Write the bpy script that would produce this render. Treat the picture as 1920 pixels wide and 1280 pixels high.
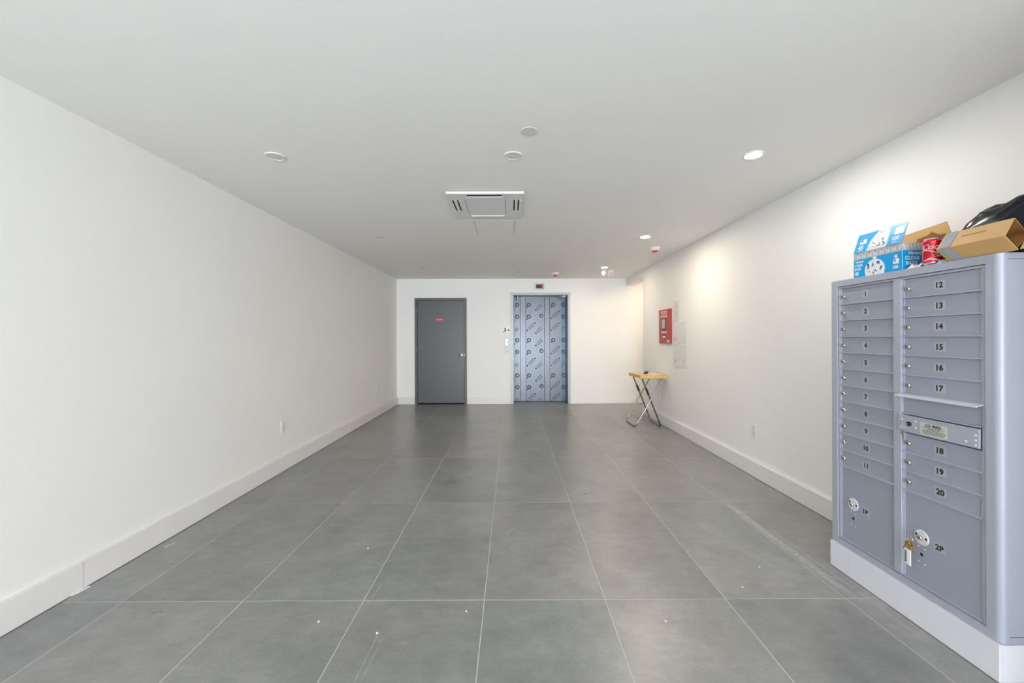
import bpy, math, random
from mathutils import Vector, Matrix, noise
random.seed(7)
PI = math.pi
for o in list(bpy.data.objects):
    bpy.data.objects.remove(o)
S = bpy.context.scene
COL = S.collection

# ------------------------------------------------------------------ camera
EYE = 1.3216
cam = bpy.data.cameras.new('camera'); co = bpy.data.objects.new('camera', cam); COL.objects.link(co)
cam.sensor_width = 36.0; cam.lens = 763.4/1920*36; cam.shift_y = -6.13/1920
cam.clip_start = 0.05; cam.clip_end = 100
yaw, roll = 0.00184, -0.0038
c, s = math.cos(yaw), math.sin(yaw)
xh = Vector((c, -s, 0)); fw = Vector((s, c, 0)); zh = Vector((0, 0, 1))
rt = math.cos(roll)*xh + math.sin(roll)*zh
up = -math.sin(roll)*xh + math.cos(roll)*zh
mw = Matrix.Identity(4)
for i in range(3):
    mw[i][0] = rt[i]; mw[i][1] = up[i]; mw[i][2] = -fw[i]
mw[0][3], mw[1][3], mw[2][3] = 0, 0, EYE
co.matrix_world = mw
S.camera = co

# ------------------------------------------------------------------ world, daylight, exposure
W = bpy.data.worlds.new('sky'); S.world = W; W.use_nodes = True
bg = W.node_tree.nodes['Background']
bg.inputs[0].default_value = (0.86, 0.93, 1.0, 1); bg.inputs[1].default_value = 1.0
def daylight(name, loc, rot, sx, sy, power, col):
    l = bpy.data.lights.new(name, 'AREA'); l.shape = 'RECTANGLE'; l.size = sx; l.size_y = sy
    l.energy = power; l.color = col
    o = bpy.data.objects.new(name, l); o.location = loc; o.rotation_euler = rot; COL.objects.link(o)
    return o
daylight('daylight_through_storefront', (0.0, -6.35, 1.35), (math.radians(90), 0, 0), 4.4, 2.4, 250, (0.83, 0.915, 1.0))
daylight('ceiling_fill_light', (0.0, -6.9, .25), (math.radians(120), 0, 0), 4.6, 1.6, 450, (0.88, 0.945, 1.0))  # added lamp tilted up to lift the ceiling, standing in for ground bounce
vs = S.view_settings
vs.view_transform = 'Standard'; vs.look = 'None'; vs.gamma = 1; vs.use_curve_mapping = False
vs.exposure = 0.63

# ------------------------------------------------------------------ materials
MATS = {}
def mat(name, col, rough=0.5, metal=0.0, noise_amt=0.0, noise_scale=8.0, bump=0.0, bump_scale=60.0, emit=None, estr=0.0, spec=0.5, coat=0.0):
    m = bpy.data.materials.new(name); m.use_nodes = True
    nt = m.node_tree; b = nt.nodes['Principled BSDF']
    b.inputs['Base Color'].default_value = (*col, 1); b.inputs['Roughness'].default_value = rough
    b.inputs['Metallic'].default_value = metal; b.inputs['Specular IOR Level'].default_value = spec
    b.inputs['Coat Weight'].default_value = coat
    tc = nt.nodes.new('ShaderNodeTexCoord')
    if noise_amt:
        n = nt.nodes.new('ShaderNodeTexNoise'); n.inputs['Scale'].default_value = noise_scale; n.inputs['Detail'].default_value = 5
        nt.links.new(tc.outputs['Object'], n.inputs['Vector'])
        r = nt.nodes.new('ShaderNodeMapRange'); r.inputs['From Min'].default_value = .25; r.inputs['From Max'].default_value = .75
        r.inputs['To Min'].default_value = 1-noise_amt; r.inputs['To Max'].default_value = 1+noise_amt
        nt.links.new(n.outputs['Fac'], r.inputs['Value'])
        mx = nt.nodes.new('ShaderNodeVectorMath'); mx.operation = 'SCALE'; mx.inputs[0].default_value = col
        nt.links.new(r.outputs['Result'], mx.inputs['Scale']); nt.links.new(mx.outputs['Vector'], b.inputs['Base Color'])
    if bump:
        n = nt.nodes.new('ShaderNodeTexNoise'); n.inputs['Scale'].default_value = bump_scale; n.inputs['Detail'].default_value = 3
        nt.links.new(tc.outputs['Object'], n.inputs['Vector'])
        bp = nt.nodes.new('ShaderNodeBump'); bp.inputs['Strength'].default_value = bump; bp.inputs['Distance'].default_value = 0.002
        nt.links.new(n.outputs['Fac'], bp.inputs['Height']); nt.links.new(bp.outputs['Normal'], b.inputs['Normal'])
    if emit:
        b.inputs['Emission Color'].default_value = (*emit, 1); b.inputs['Emission Strength'].default_value = estr
    return m
def G(v): return ((v/255.+.055)/1.055)**2.4 if v > 10 else v/255./12.92
def rgb(r, g, b): return (G(r), G(g), G(b))

WALL = mat('white_wall_paint', rgb(245, 243, 240), .55, noise_amt=.012, noise_scale=1.2, bump=.05, bump_scale=90)
CEIL = mat('ceiling_paint', rgb(247, 245, 242), .7, noise_amt=.01, noise_scale=.8)
BASE = mat('baseboard_gloss_paint', rgb(236, 232, 231), .35, noise_amt=.015, noise_scale=3)
PLINTH = mat('plinth_paint', rgb(222, 220, 226), .35, noise_amt=.02, noise_scale=6)
GROUT = mat('light_grout', rgb(205, 202, 196), .8, noise_amt=.06, noise_scale=20)
GREYPAINT = mat('door_grey_paint', rgb(90, 92, 94), .36, noise_amt=.02, noise_scale=2)
GREYFRAME = mat('frame_grey_paint', rgb(92, 90, 88), .4)
STEEL = mat('brushed_steel', (.62, .61, .58), .25, 1.0, noise_amt=.05)
SATIN = mat('satin_steel_frame', rgb(176, 180, 182), .4, .2, noise_amt=.03, noise_scale=5)
CHROME = mat('chrome', (.33, .31, .28), .18, 1.0)
DARKCHROME = mat('dark_chrome', (.22, .21, .19), .2, 1.0)
NICKEL = mat('nickel_lock', (.66, .60, .48), .28, 1.0)
BRASS = mat('brass_key', (.70, .45, .12), .3, 1.0)
BLACK = mat('black_plastic', (.012, .012, .013), .35)
DARK = mat('dark_cavity', (.02, .018, .016), .8)
FILM = mat('protective_film', rgb(122, 131, 142), .3, .15, noise_amt=.05, noise_scale=3)
FILM2 = mat('protective_film_narrow', rgb(130, 136, 148), .3, .15, noise_amt=.05, noise_scale=4)
FILM_SHADE = mat('protective_film_shaded', rgb(104, 120, 140), .3, .15, noise_amt=.06, noise_scale=3)  # darker copy of the film: occlusion of the set-back parts put in its colour
INK = mat('blue_film_print', rgb(22, 70, 104), .5)
INK2 = mat('dark_film_print', rgb(52, 76, 106), .5)
INK3 = mat('faint_film_print', rgb(122, 134, 154), .5)
MB = mat('mailbox_blue_grey', rgb(172, 175, 187), .46, .15, noise_amt=.015, noise_scale=6, spec=.5)
MBD = mat('mailbox_door_blue_grey', rgb(158, 162, 175), .42, .15, noise_amt=.015, noise_scale=5, spec=.5)
MBL = mat('mailbox_hood_light', rgb(205, 208, 212), .4, noise_amt=.03, noise_scale=30)  # paler grey: light from above on the hood put in its colour
LABEL = mat('number_label', rgb(172, 174, 178), .5)
LABELY = mat('postal_label', rgb(196, 196, 180), .5)
TEXTB = mat('black_print', (.012, .012, .012), .5)
TEXTW = mat('white_print', (.85, .87, .9), .5)
TEXTG = mat('grey_print', rgb(160, 160, 162), .6)
TEXTG2 = mat('pale_print', rgb(196, 196, 196), .6)
WHITEP = mat('white_plastic', rgb(236, 236, 234), .3)
WHITEP2 = mat('off_white_plastic', rgb(222, 221, 217), .35)
CASS = mat('cassette_plastic', rgb(230, 229, 227), .55)
PAPER = mat('paper', rgb(236, 234, 232), .7, noise_amt=.01)
WOOD = mat('light_wood', rgb(232, 196, 120), .45, noise_amt=.10, noise_scale=12)
WOODO = mat('wood_edge', rgb(234, 186, 104), .45, noise_amt=.10, noise_scale=14)
REDP = mat('red_enamel', rgb(176, 50, 38), .38, noise_amt=.02)
PINK = mat('faded_red_label', rgb(240, 178, 168), .5)
LCD = mat('lcd_grey', rgb(176, 178, 176), .25)
REDPL = mat('red_plate', rgb(206, 44, 44), .4)
REDLED = mat('red_led', rgb(220, 40, 40), .3, emit=(1, .12, .1), estr=1.2)
BLUE = mat('carton_blue_print', rgb(0, 158, 220), .38)
BLUE_GLARE = mat('carton_blue_glare', rgb(110, 200, 232), .3)
BANDG = mat('carton_grey_band', rgb(176, 176, 178), .45)
BANDL = mat('carton_band_light', rgb(214, 214, 214), .45)
CARDW = mat('carton_white', rgb(228, 240, 244), .5)
BAGW = mat('printed_bag_white', rgb(226, 228, 232), .5, noise_amt=.10, noise_scale=60)
INKP = mat('violet_print', rgb(112, 112, 150), .5)
KRAFT = mat('kraft_cardboard', rgb(206, 164, 108), .75, noise_amt=.05, noise_scale=10)
KRAFTL = mat('kraft_cardboard_light', rgb(214, 172, 120), .7, noise_amt=.05, noise_scale=12)
KRAFTD = mat('kraft_cardboard_inside', rgb(170, 118, 66), .8, noise_amt=.08, noise_scale=10)
TAPE = mat('grey_tape', rgb(160, 168, 172), .3, noise_amt=.05, noise_scale=30)
CANRED = mat('can_red', rgb(214, 8, 40), .22, .25, coat=.3)
ALU = mat('aluminium', (.75, .75, .76), .22, 1.0)
BAGB = mat('black_poly_bag', (.006, .008, .012), .2, spec=.35, bump=.25, bump_scale=40)
GLASS = bpy.data.materials.new('clear_glass'); GLASS.use_nodes = True
_n = GLASS.node_tree; _n.nodes.clear()
_o = _n.nodes.new('ShaderNodeOutputMaterial'); _m = _n.nodes.new('ShaderNodeMixShader'); _t = _n.nodes.new('ShaderNodeBsdfTransparent'); _g = _n.nodes.new('ShaderNodeBsdfGlossy')
_g.inputs['Roughness'].default_value = .02; _m.inputs[0].default_value = .07
_n.links.new(_t.outputs[0], _m.inputs[1]); _n.links.new(_g.outputs[0], _m.inputs[2]); _n.links.new(_m.outputs[0], _o.inputs[0])
def lamp_mat(name, col, st):
    return mat(name, (.9, .9, .9), .4, emit=col, estr=st)

def tile_material():
    m = bpy.data.materials.new('grey_concrete_porcelain'); m.use_nodes = True; nt = m.node_tree
    N = nt.nodes.new; L = nt.links.new; b = nt.nodes['Principled BSDF']
    tc = N('ShaderNodeTexCoord'); oi = N('ShaderNodeObjectInfo'); geo = N('ShaderNodeNewGeometry')
    sc = N('ShaderNodeMath'); sc.operation = 'MULTIPLY'; sc.inputs[1].default_value = 173.0; L(oi.outputs['Random'], sc.inputs[0])
    cb = N('ShaderNodeCombineXYZ'); L(sc.outputs[0], cb.inputs[0]); L(sc.outputs[0], cb.inputs[2])
    ad = N('ShaderNodeVectorMath'); ad.operation = 'ADD'; L(tc.outputs['Object'], ad.inputs[0]); L(cb.outputs[0], ad.inputs[1])
    def nz(scale, det, rough, dist=0, aniso=None):
        n = N('ShaderNodeTexNoise'); n.inputs['Scale'].default_value = scale; n.inputs['Detail'].default_value = det
        n.inputs['Roughness'].default_value = rough; n.inputs['Distortion'].default_value = dist
        src = ad.outputs[0]
        if aniso:
            mp = N('ShaderNodeMapping'); mp.inputs['Scale'].default_value = aniso; L(src, mp.inputs[0]); src = mp.outputs[0]
        L(src, n.inputs['Vector']); return n.outputs['Fac']
    big = nz(1.7, 4, .6, .4); mid = nz(6, 9, .62); fine = nz(80, 4, .6); streak = nz(11, 7, .62, 0, (1, 2.2, 1))
    def madd(a, k, bb):
        n = N('ShaderNodeMath'); n.operation = 'MULTIPLY_ADD'; L(a, n.inputs[0]); n.inputs[1].default_value = k
        if isinstance(bb, float): n.inputs[2].default_value = bb
        else: L(bb, n.inputs[2])
        return n.outputs[0]
    v = madd(big, .50, -.31); v = madd(mid, .50, v); v = madd(fine, .22, v); v = madd(streak, .30, v); v = madd(oi.outputs['Random'], .10, v)
    cr = N('ShaderNodeValToRGB'); L(v, cr.inputs[0])
    e = cr.color_ramp.elements; e[0].position = .16; e[0].color = (*rgb(104, 105, 105), 1); e[1].position = .84; e[1].color = (*rgb(168, 168, 166), 1)
    x = cr.color_ramp.elements.new(.50); x.color = (*rgb(138, 139, 138), 1)
    # slight warm / cool cast from tile to tile
    hue = N('ShaderNodeMix'); hue.data_type = 'RGBA'; hue.blend_type = 'MULTIPLY'; hue.inputs['Factor'].default_value = 1
    wr = N('ShaderNodeValToRGB'); wn = nz(.9, 2, .5); L(wn, wr.inputs[0])
    wr.color_ramp.elements[0].position = .35; wr.color_ramp.elements[0].color = (1.0, .975, .96, 1); wr.color_ramp.elements[1].position = .65; wr.color_ramp.elements[1].color = (.965, .99, .98, 1)
    L(cr.outputs[0], hue.inputs[6]); L(wr.outputs[0], hue.inputs[7])
    # wear marks at their places on the floor
    sx = N('ShaderNodeSeparateXYZ'); L(geo.outputs['Position'], sx.inputs[0])
    def m1(op, a, bv, clamp=False):
        n = N('ShaderNodeMath'); n.operation = op; n.use_clamp = clamp
        if isinstance(a, float): n.inputs[0].default_value = a
        else: L(a, n.inputs[0])
        if isinstance(bv, float): n.inputs[1].default_value = bv
        else: L(bv, n.inputs[1])
        return n.outputs[0]
    def streakmask(x0, y0, x1, y1, w, soft):
        dx, dy = x1-x0, y1-y0; l = math.hypot(dx, dy); dx /= l; dy /= l
        px = m1('SUBTRACT', sx.outputs[0], x0); py = m1('SUBTRACT', sx.outputs[1], y0)
        along = m1('ADD', m1('MULTIPLY', px, dx), m1('MULTIPLY', py, dy))
        side = m1('ABSOLUTE', m1('ADD', m1('MULTIPLY', px, -dy), m1('MULTIPLY', py, dx)), 0.0)
        a = m1('MULTIPLY', m1('SUBTRACT', w, side), 1/soft, True)
        e0 = m1('MULTIPLY', along, 6.0 if l > .5 else 40.0, True)
        e1 = m1('MULTIPLY', m1('SUBTRACT', l, along), 6.0 if l > .5 else 40.0, True)
        return m1('MULTIPLY', a, m1('MULTIPLY', e0, e1))
    cur = hue.outputs[2]
    nn = N('ShaderNodeTexNoise'); nn.inputs['Scale'].default_value = 38; nn.inputs['Detail'].default_value = 6; nn.inputs['Roughness'].default_value = .75
    L(geo.outputs['Position'], nn.inputs['Vector'])
    nzm = m1('MULTIPLY', m1('SUBTRACT', nn.outputs['Fac'], .38), 4.0, True)
    def overlay(mask, col, strength):
        nonlocal cur
        mx = N('ShaderNodeMix'); mx.data_type = 'RGBA'
        L(m1('MULTIPLY', m1('MULTIPLY', mask, nzm), strength), mx.inputs['Factor']); L(cur, mx.inputs[6]); mx.inputs[7].default_value = (*col, 1); cur = mx.outputs[2]
    overlay(streakmask(1.735, 2.0, 1.715, 3.35, .034, .02), rgb(205, 204, 200), .62)
    overlay(streakmask(1.80, 1.7, 1.78, 2.9, .012, .01), rgb(190, 190, 186), .35)
    overlay(streakmask(-.05, 2.72, .02, 2.86, .007, .004), rgb(205, 200, 200), .6)
    overlay(streakmask(-.72, 2.02, -.70, 2.22, .004, .003), rgb(205, 205, 205), .6)
    overlay(streakmask(-.61, 1.56, -.60, 1.83, .003, .002), rgb(205, 205, 205), .6)
    overlay(streakmask(-.585, 1.56, -.575, 1.80, .003, .002), rgb(205, 205, 205), .5)
    overlay(streakmask(.20, 2.30, .225, 2.312, .012, .006), rgb(82, 60, 42), 1.0)
    overlay(streakmask(-1.715, 2.125, -1.69, 2.16, .012, .006), rgb(150, 104, 78), .9)
    overlay(streakmask(-1.76, 1.965, -1.69, 1.985, .012, .006), rgb(104, 84, 66), .9)
    L(cur, b.inputs['Base Color'])
    rr = N('ShaderNodeMapRange'); L(mid, rr.inputs[0]); rr.inputs[1].default_value = .3; rr.inputs[2].default_value = .7; rr.inputs[3].default_value = .28; rr.inputs[4].default_value = .36
    L(rr.outputs[0], b.inputs['Roughness']); b.inputs['Specular IOR Level'].default_value = .9
    bp = N('ShaderNodeBump'); bp.inputs['Strength'].default_value = .06; bp.inputs['Distance'].default_value = .002; L(fine, bp.inputs['Height']); L(bp.outputs[0], b.inputs['Normal'])
    return m
TILE = tile_material()

# ------------------------------------------------------------------ mesh builder
class MBuild:
    def __init__(s): s.v = []; s.f = []; s.m = []
    def add(s, vs, fs, m):
        b = len(s.v); s.v += [tuple(p) for p in vs]
        for f in fs: s.f.append(tuple(b+i for i in f)); s.m.append(m)
        return s
    def box(s, x0, x1, y0, y1, z0, z1, m):
        v = [(x0, y0, z0), (x1, y0, z0), (x1, y1, z0), (x0, y1, z0), (x0, y0, z1), (x1, y0, z1), (x1, y1, z1), (x0, y1, z1)]
        return s.add(v, [(0, 3, 2, 1), (4, 5, 6, 7), (0, 1, 5, 4), (1, 2, 6, 5), (2, 3, 7, 6), (3, 0, 4, 7)], m)
    def prism(s, poly, d, m):            # poly: list of 3D points, extruded by vector d
        n = len(poly); d = Vector(d); v = [Vector(p) for p in poly] + [Vector(p)+d for p in poly]
        fs = [tuple(range(n))[::-1], tuple(range(n, 2*n))] + [(i, (i+1) % n, n+(i+1) % n, n+i) for i in range(n)]
        return s.add(v, fs, m)
    def slab(s, quad, t, m):             # thin panel: quad thickened along its normal
        q = [Vector(p) for p in quad]; n = (q[1]-q[0]).cross(q[2]-q[0]).normalized()*t
        return s.prism(q, n, m)
    def lathe(s, c, ax, prof, m, seg=24, caps=True):   # prof: list of (dist along axis, radius)
        ax = Vector(ax).normalized(); a = ax.orthogonal().normalized(); b = ax.cross(a); c = Vector(c)
        v = []; fs = []
        for h, r in prof:
            for k in range(seg):
                t = 2*PI*k/seg; v.append(c+ax*h+(a*math.cos(t)+b*math.sin(t))*r)
        for i in range(len(prof)-1):
            for k in range(seg):
                k2 = (k+1) % seg; fs.append((i*seg+k, i*seg+k2, (i+1)*seg+k2, (i+1)*seg+k))
        if caps: fs.append(tuple(range(seg))[::-1]); fs.append(tuple(range((len(prof)-1)*seg, len(prof)*seg)))
        return s.add(v, fs, m)
    def tube(s, pts, r, m, seg=10):
        P = [Vector(p) for p in pts]; n = len(P); rings = []
        prev = None
        for i in range(n):
            t = (P[min(i+1, n-1)]-P[max(i-1, 0)]).normalized()
            a = (prev - t*prev.dot(t)).normalized() if prev else t.orthogonal().normalized()
            prev = a; b = t.cross(a)
            rings.append([P[i]+(a*math.cos(2*PI*k/seg)+b*math.sin(2*PI*k/seg))*r for k in range(seg)])
        v = [p for q in rings for p in q]
        fs = [(i*seg+k, i*seg+(k+1) % seg, (i+1)*seg+(k+1) % seg, (i+1)*seg+k) for i in range(n-1) for k in range(seg)]
        fs += [tuple(range(seg))[::-1], tuple(range((n-1)*seg, n*seg))]
        return s.add(v, fs, m)
    def ring(s, c, n, r0, r1, t, m, seg=24, a0=0., a1=2*PI):  # flat washer or arc
        n = Vector(n).normalized(); a = n.orthogonal().normalized()
        if abs(n.z) < .9: a = Vector((0, 0, 1)); a = (a-n*a.dot(n)).normalized()
        b = n.cross(a); c = Vector(c); full = abs(a1-a0-2*PI) < 1e-6; k = seg if full else seg+1
        v = []
        for off in (0, t):
            for r in (r0, r1):
                for i in range(k):
                    th = a0+(a1-a0)*i/seg; v.append(c+n*off+(a*math.cos(th)+b*math.sin(th))*r)
        fs = []
        for i in range(seg):
            j = (i+1) % k
            fs += [(i, k+i, k+j, j)[::-1], (2*k+i, 3*k+i, 3*k+j, 2*k+j), (k+i, 3*k+i, 3*k+j, k+j)[::-1], (i, 2*k+i, 2*k+j, j)]
        return s.add(v, fs, m)
    def text(s, st, size, o, right, upv, m, bold=0.0, shear=0.0, wrap=None, depth=0.0, xs=1.0):
        vs_, fs_ = text_mesh(st, bold, shear); right = Vector(right); upv = Vector(upv); o = Vector(o)
        if wrap: out = [wrap(p[0]*size*xs, p[1]*size) for p in vs_]
        else: out = [o+right*(p[0]*size*xs)+upv*(p[1]*size) for p in vs_]
        return s.add(out, fs_, m)
    def build(s, name, parent=None, origin=None, smooth=False, bevel=0.0, shift=None):
        mats = []
        for m in s.m:
            if m not in mats: mats.append(m)
        wo = Vector(origin) if origin is not None else Vector((0, 0, 0))
        if shift is None: shift = wo
        me = bpy.data.meshes.new(name)
        me.from_pydata([(p[0]-shift[0], p[1]-shift[1], p[2]-shift[2]) for p in s.v], [], s.f)
        for m in mats: me.materials.append(m)
        me.polygons.foreach_set('material_index', [mats.index(m) for m in s.m])
        if smooth:
            me.polygons.foreach_set('use_smooth', [True]*len(me.polygons))
        me.update()
        o = bpy.data.objects.new(name, me); COL.objects.link(o)
        if smooth:
            md = o.modifiers.new('edges', 'EDGE_SPLIT'); md.split_angle = math.radians(38)
        if bevel:
            md = o.modifiers.new('bevel', 'BEVEL'); md.width = bevel; md.segments = 2; md.limit_method = 'ANGLE'; md.angle_limit = math.radians(40)
        if parent is not None:
            o.parent = parent
            o.location = wo - WP.get(parent.name, Vector((0, 0, 0)))
            WP[o.name] = wo
        else:
            o.location = wo; WP[o.name] = wo
        return o
WP = {}
_TX = {}
def text_mesh(st, bold, shear):
    k = (st, bold, shear)
    if k in _TX: return _TX[k]
    cu = bpy.data.curves.new('t', 'FONT'); cu.body = st; cu.align_x = 'CENTER'; cu.align_y = 'CENTER'; cu.size = 1.0; cu.offset = bold; cu.shear = shear
    cu.resolution_u = 3
    o = bpy.data.objects.new('t', cu); COL.objects.link(o)
    dg = bpy.context.evaluated_depsgraph_get(); dg.update()
    me = bpy.data.meshes.new_from_object(o.evaluated_get(dg))
    vs_ = [tuple(v.co) for v in me.vertices]; fs_ = [tuple(p.vertices) for p in me.polygons]
    if vs_:
        xs = [v[0] for v in vs_]; ys = [v[1] for v in vs_]; cx = (min(xs)+max(xs))/2; cy = (min(ys)+max(ys))/2
        h = .7 if st else 1
        vs_ = [((v[0]-cx)/h, (v[1]-cy)/h, 0) for v in vs_]     # size = capital height
    bpy.data.objects.remove(o); bpy.data.curves.remove(cu); bpy.data.meshes.remove(me)
    _TX[k] = (vs_, fs_); return _TX[k]

def thing(name, loc, label=None, cat=None, group=None, kind=None):
    o = bpy.data.objects.new(name, None); o.empty_display_size = .1; COL.objects.link(o); o.location = loc; WP[o.name] = Vector(loc)
    return tag(o, label, cat, group, kind)
def tag(o, label=None, cat=None, group=None, kind=None):
    if label: o['label'] = label
    if cat: o['category'] = cat
    if group: o['group'] = group
    if kind: o['kind'] = kind
    return o
def dup(root, loc, label=None):
    r = root.copy(); COL.objects.link(r); r.location = loc
    if label: r['label'] = label
    for ch in list(root.children):
        c_ = ch.copy(); COL.objects.link(c_); c_.parent = r
        for g in list(ch.children):
            d_ = g.copy(); COL.objects.link(d_); d_.parent = c_
    return r

# ------------------------------------------------------------------ room shell
XL, XR, YB, HC = -2.298, 2.316, 8.183, 2.514
YF = -6.0; YE = 7.15; XREC = 3.75
def structure(name, mb, parent=None, **k):
    o = mb.build(name, parent, **k)
    if parent is None: o['kind'] = 'structure'
    return o
structure('wall_left', MBuild().box(XL-.15, XL, YF-.15, YB+.6, 0, HC, WALL))
w = MBuild().box(XR, XR+.16, YF-.15, YE, 0, HC, WALL)
w.box(XR, XR+.16, YE, YB, 2.372, HC, WALL)                      # header over the side opening
w.box(XR+.16, XREC, YE-.12, YE, 0, HC, WALL)                    # side of the recess
w.box(XREC, XREC+.12, YE-.12, YB+.2, 0, HC, WALL)
structure('wall_right', w)
b = MBuild()
DX0, DX1, DZ = -1.938, -0.893, 2.135
EX0, EX1, EZ = -.008, 1.187, 2.235
for x0, x1, z0 in ((XL, DX0, 0), (DX0, DX1, DZ), (DX1, EX0, 0), (EX0, EX1, EZ), (EX1, XREC, 0)):
    b.box(x0, x1, YB, YB+.16, z0, HC, WALL)
b.box(XL, DX1+.3, YB+.45, YB+.55, 0, HC, WALL)
b.box(EX0-.2, EX1+.2, YB+.46, YB+.56, 0, HC, DARK)
structure('wall_back', b)
structure('ceiling', MBuild().box(XL-.15, XREC+.12, YF-.15, YB+.6, HC, HC+.15, CEIL))
fl = structure('floor', MBuild().box(XL-.15, XREC+.12, YF-.15, YB+.6, -.12, -.0009, GROUT))
# porcelain tiles, each a piece of the floor
gx = [-1.971+.61*i for i in range(9)]; xs = [XL] + gx + [XREC]
gy = [2.058+1.22*j for j in range(-6, 6)]; ys = [YF] + gy + [YB+.34]
full = None
for i in range(len(xs)-1):
    for j in range(len(ys)-1):
        x0, x1, y0, y1 = xs[i], xs[i+1], ys[j], ys[j+1]
        if x0 > XR-.03 and y1 <= YE: continue
        if i > 7 and y0 < YE: y0 = YE+.001
        if x0 < XR < x1 and y1 < YE: x1 = XR
        g = .0018
        a = ((x0+x1)/2, (y0+y1)/2); hx, hy = (x1-x0)/2-g, (y1-y0)/2-g
        if hx <= .002 or hy <= .002: continue
        isfull = abs(hx-(.305-g)) < 1e-4 and abs(hy-(.61-g)) < 1e-4
        if isfull and full is not None:
            t = bpy.data.objects.new('tile', full)
            COL.objects.link(t); t.parent = fl; t.location = (a[0], a[1], 0)
        else:
            mb = MBuild()
            mb.add([(-hx, -hy, -.0009), (hx, -hy, -.0009), (hx, hy, -.0009), (-hx, hy, -.0009), (-hx+.0008, -hy+.0008, 0), (hx-.0008, -hy+.0008, 0), (hx-.0008, hy-.0008, 0), (-hx+.0008, hy-.0008, 0)],
                   [(0, 3, 2, 1), (4, 5, 6, 7), (0, 1, 5, 4), (1, 2, 6, 5), (2, 3, 7, 6), (3, 0, 4, 7)], TILE)
            t = mb.build('tile', fl, shift=(0, 0, 0)); t.location = (a[0], a[1], 0)
            if isfull: full = t.data

HB = .147
def board(name, x0, x1, y0, y1, m=BASE, z=.003, h=HB):
    o = structure(name, MBuild().box(x0, x1, y0, y1, z, h, m), bevel=.0015); return o
lb = structure('baseboard_left', MBuild().box(XL+.0005, XL+.022, YF, YF+.02, .003, HB, BASE))
for y0, y1, t in ((YF+.021, 2.163, .024), (2.165, 5.3, .0215), (5.302, YB-.022, .0215)):
    MBuild().box(XL+.0005, XL+t, y0, y1, .003, HB, BASE).build('board', lb, bevel=.0015)
rb = structure('baseboard_right', MBuild().box(XR-.024, XR-.0005, YE-.1, YE, .003, HB, BASE))
for y0, y1 in ((YF, 1.5), (2.372, 4.8), (4.802, YE-.101)):
    MBuild().box(XR-.028, XR-.0005, y0, y1, .003, HB, BASE).build('board', rb, bevel=.0015)
bb = structure('baseboard_back', MBuild().box(XL+.023, DX0-.003, YB-.018, YB-.0005, .003, HB, BASE), bevel=.0015)
MBuild().box(DX1+.003, EX0-.02, YB-.018, YB-.0005, .003, HB, BASE).build('board', bb, bevel=.0015)
structure('trim_1', MBuild().box(EX1+.003, XREC-.01, YB-.006, YB-.0005, .006, .03, BASE))

# front of the room, behind the camera: glazed storefront the daylight comes through
b = MBuild().box(XL, XREC, YF-.15, YF, 2.45, HC, WALL).box(XL, -2.15, YF-.15, YF, 0, 2.45, WALL).box(2.2, XR+.16, YF-.15, YF, 0, 2.45, WALL)
structure('wall_front', b)
win = structure('window_1', MBuild().box(-2.15, 2.2, YF-.1, YF-.04, .002, .08, DARKCHROME).box(-2.15, 2.2, YF-.1, YF-.04, 2.38, 2.449, DARKCHROME))
for x in (-2.149, -.72, .72, 2.14):
    MBuild().box(x, x+.06, YF-.1, YF-.04, .081, 2.379, DARKCHROME).build('mullion', win)
for x0, x1 in ((-2.088, -.721), (-.659, .719), (.781, 2.139)):
    MBuild().box(x0, x1, YF-.074, YF-.066, .081, 2.379, GLASS).build('pane', win)
structure('ground_outside', MBuild().box(-12, 12, -18, YF-.16, -.14, -.02, mat('pavement', rgb(170, 170, 168), .9, noise_amt=.1)))

structure('added_pier', MBuild().box(1.80, XR-.001, .6, .8, .002, HC-.001, WALL))    # added unseen pier, blocks daylight from the near side of the mailboxes

# ------------------------------------------------------------------ grey door
d1 = thing('door_1', ((DX0+DX1)/2, YB, 0), kind='structure')
fr = MBuild()
J = .05
for z0, z1, x0, x1 in ((0.002, DZ, DX0, DX0+J), (0.002, DZ, DX1-J, DX1), (DZ-J, DZ, DX0+J, DX1-J)):
    fr.box(x0, x1, YB-.012, YB+.15, z0, z1, GREYFRAME)
fr.box(DX0+J, DX0+J+.016, YB+.055, YB+.12, .002, DZ-J, GREYFRAME).box(DX1-J-.016, DX1-J, YB+.055, YB+.12, .002, DZ-J, GREYFRAME).box(DX0+J+.016, DX1-J-.016, YB+.055, YB+.12, DZ-J-.016, DZ-J, GREYFRAME)
fr.build('door_frame', d1, bevel=.002)
leaf = MBuild().box(DX0+J+.004, DX1-J-.004, YB+.008, YB+.052, .024, DZ-J-.004, GREYPAINT).build('door_leaf', d1, bevel=.0015)
MBuild().box(DX0+J, DX1-J, YB+.02, YB+.4, .0008, .006, DARK).build('undercut_shade', d1)  # dark sheet: shade of the gap under the leaf put in its colour
for z in (1.885, 1.102, .31):
    MBuild().lathe((DX0+J+.002, YB-.002, z-.057), (0, 0, 1), [(0, .007), (.114, .007)], GREYFRAME, 10).box(DX0+J-.02, DX0+J+.012, YB-.0135, YB-.011, z-.05, z+.05, GREYFRAME).build('hinge', leaf)
kx, kz = -1.018, .985
MBuild().lathe((kx, YB+.008, kz), (0, -1, 0), [(0, .036), (.006, .034), (.008, .016), (.03, .013), (.036, .024), (.05, .029), (.062, .026), (.068, .014), (.069, .002)], CHROME, 24).build('door_knob', leaf, smooth=True)
MBuild().box(DX1-J-.0045, DX1-J-.001, YB+.004, YB+.01, kz-.03, kz+.03, CHROME).build('latch_plate', leaf)
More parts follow.
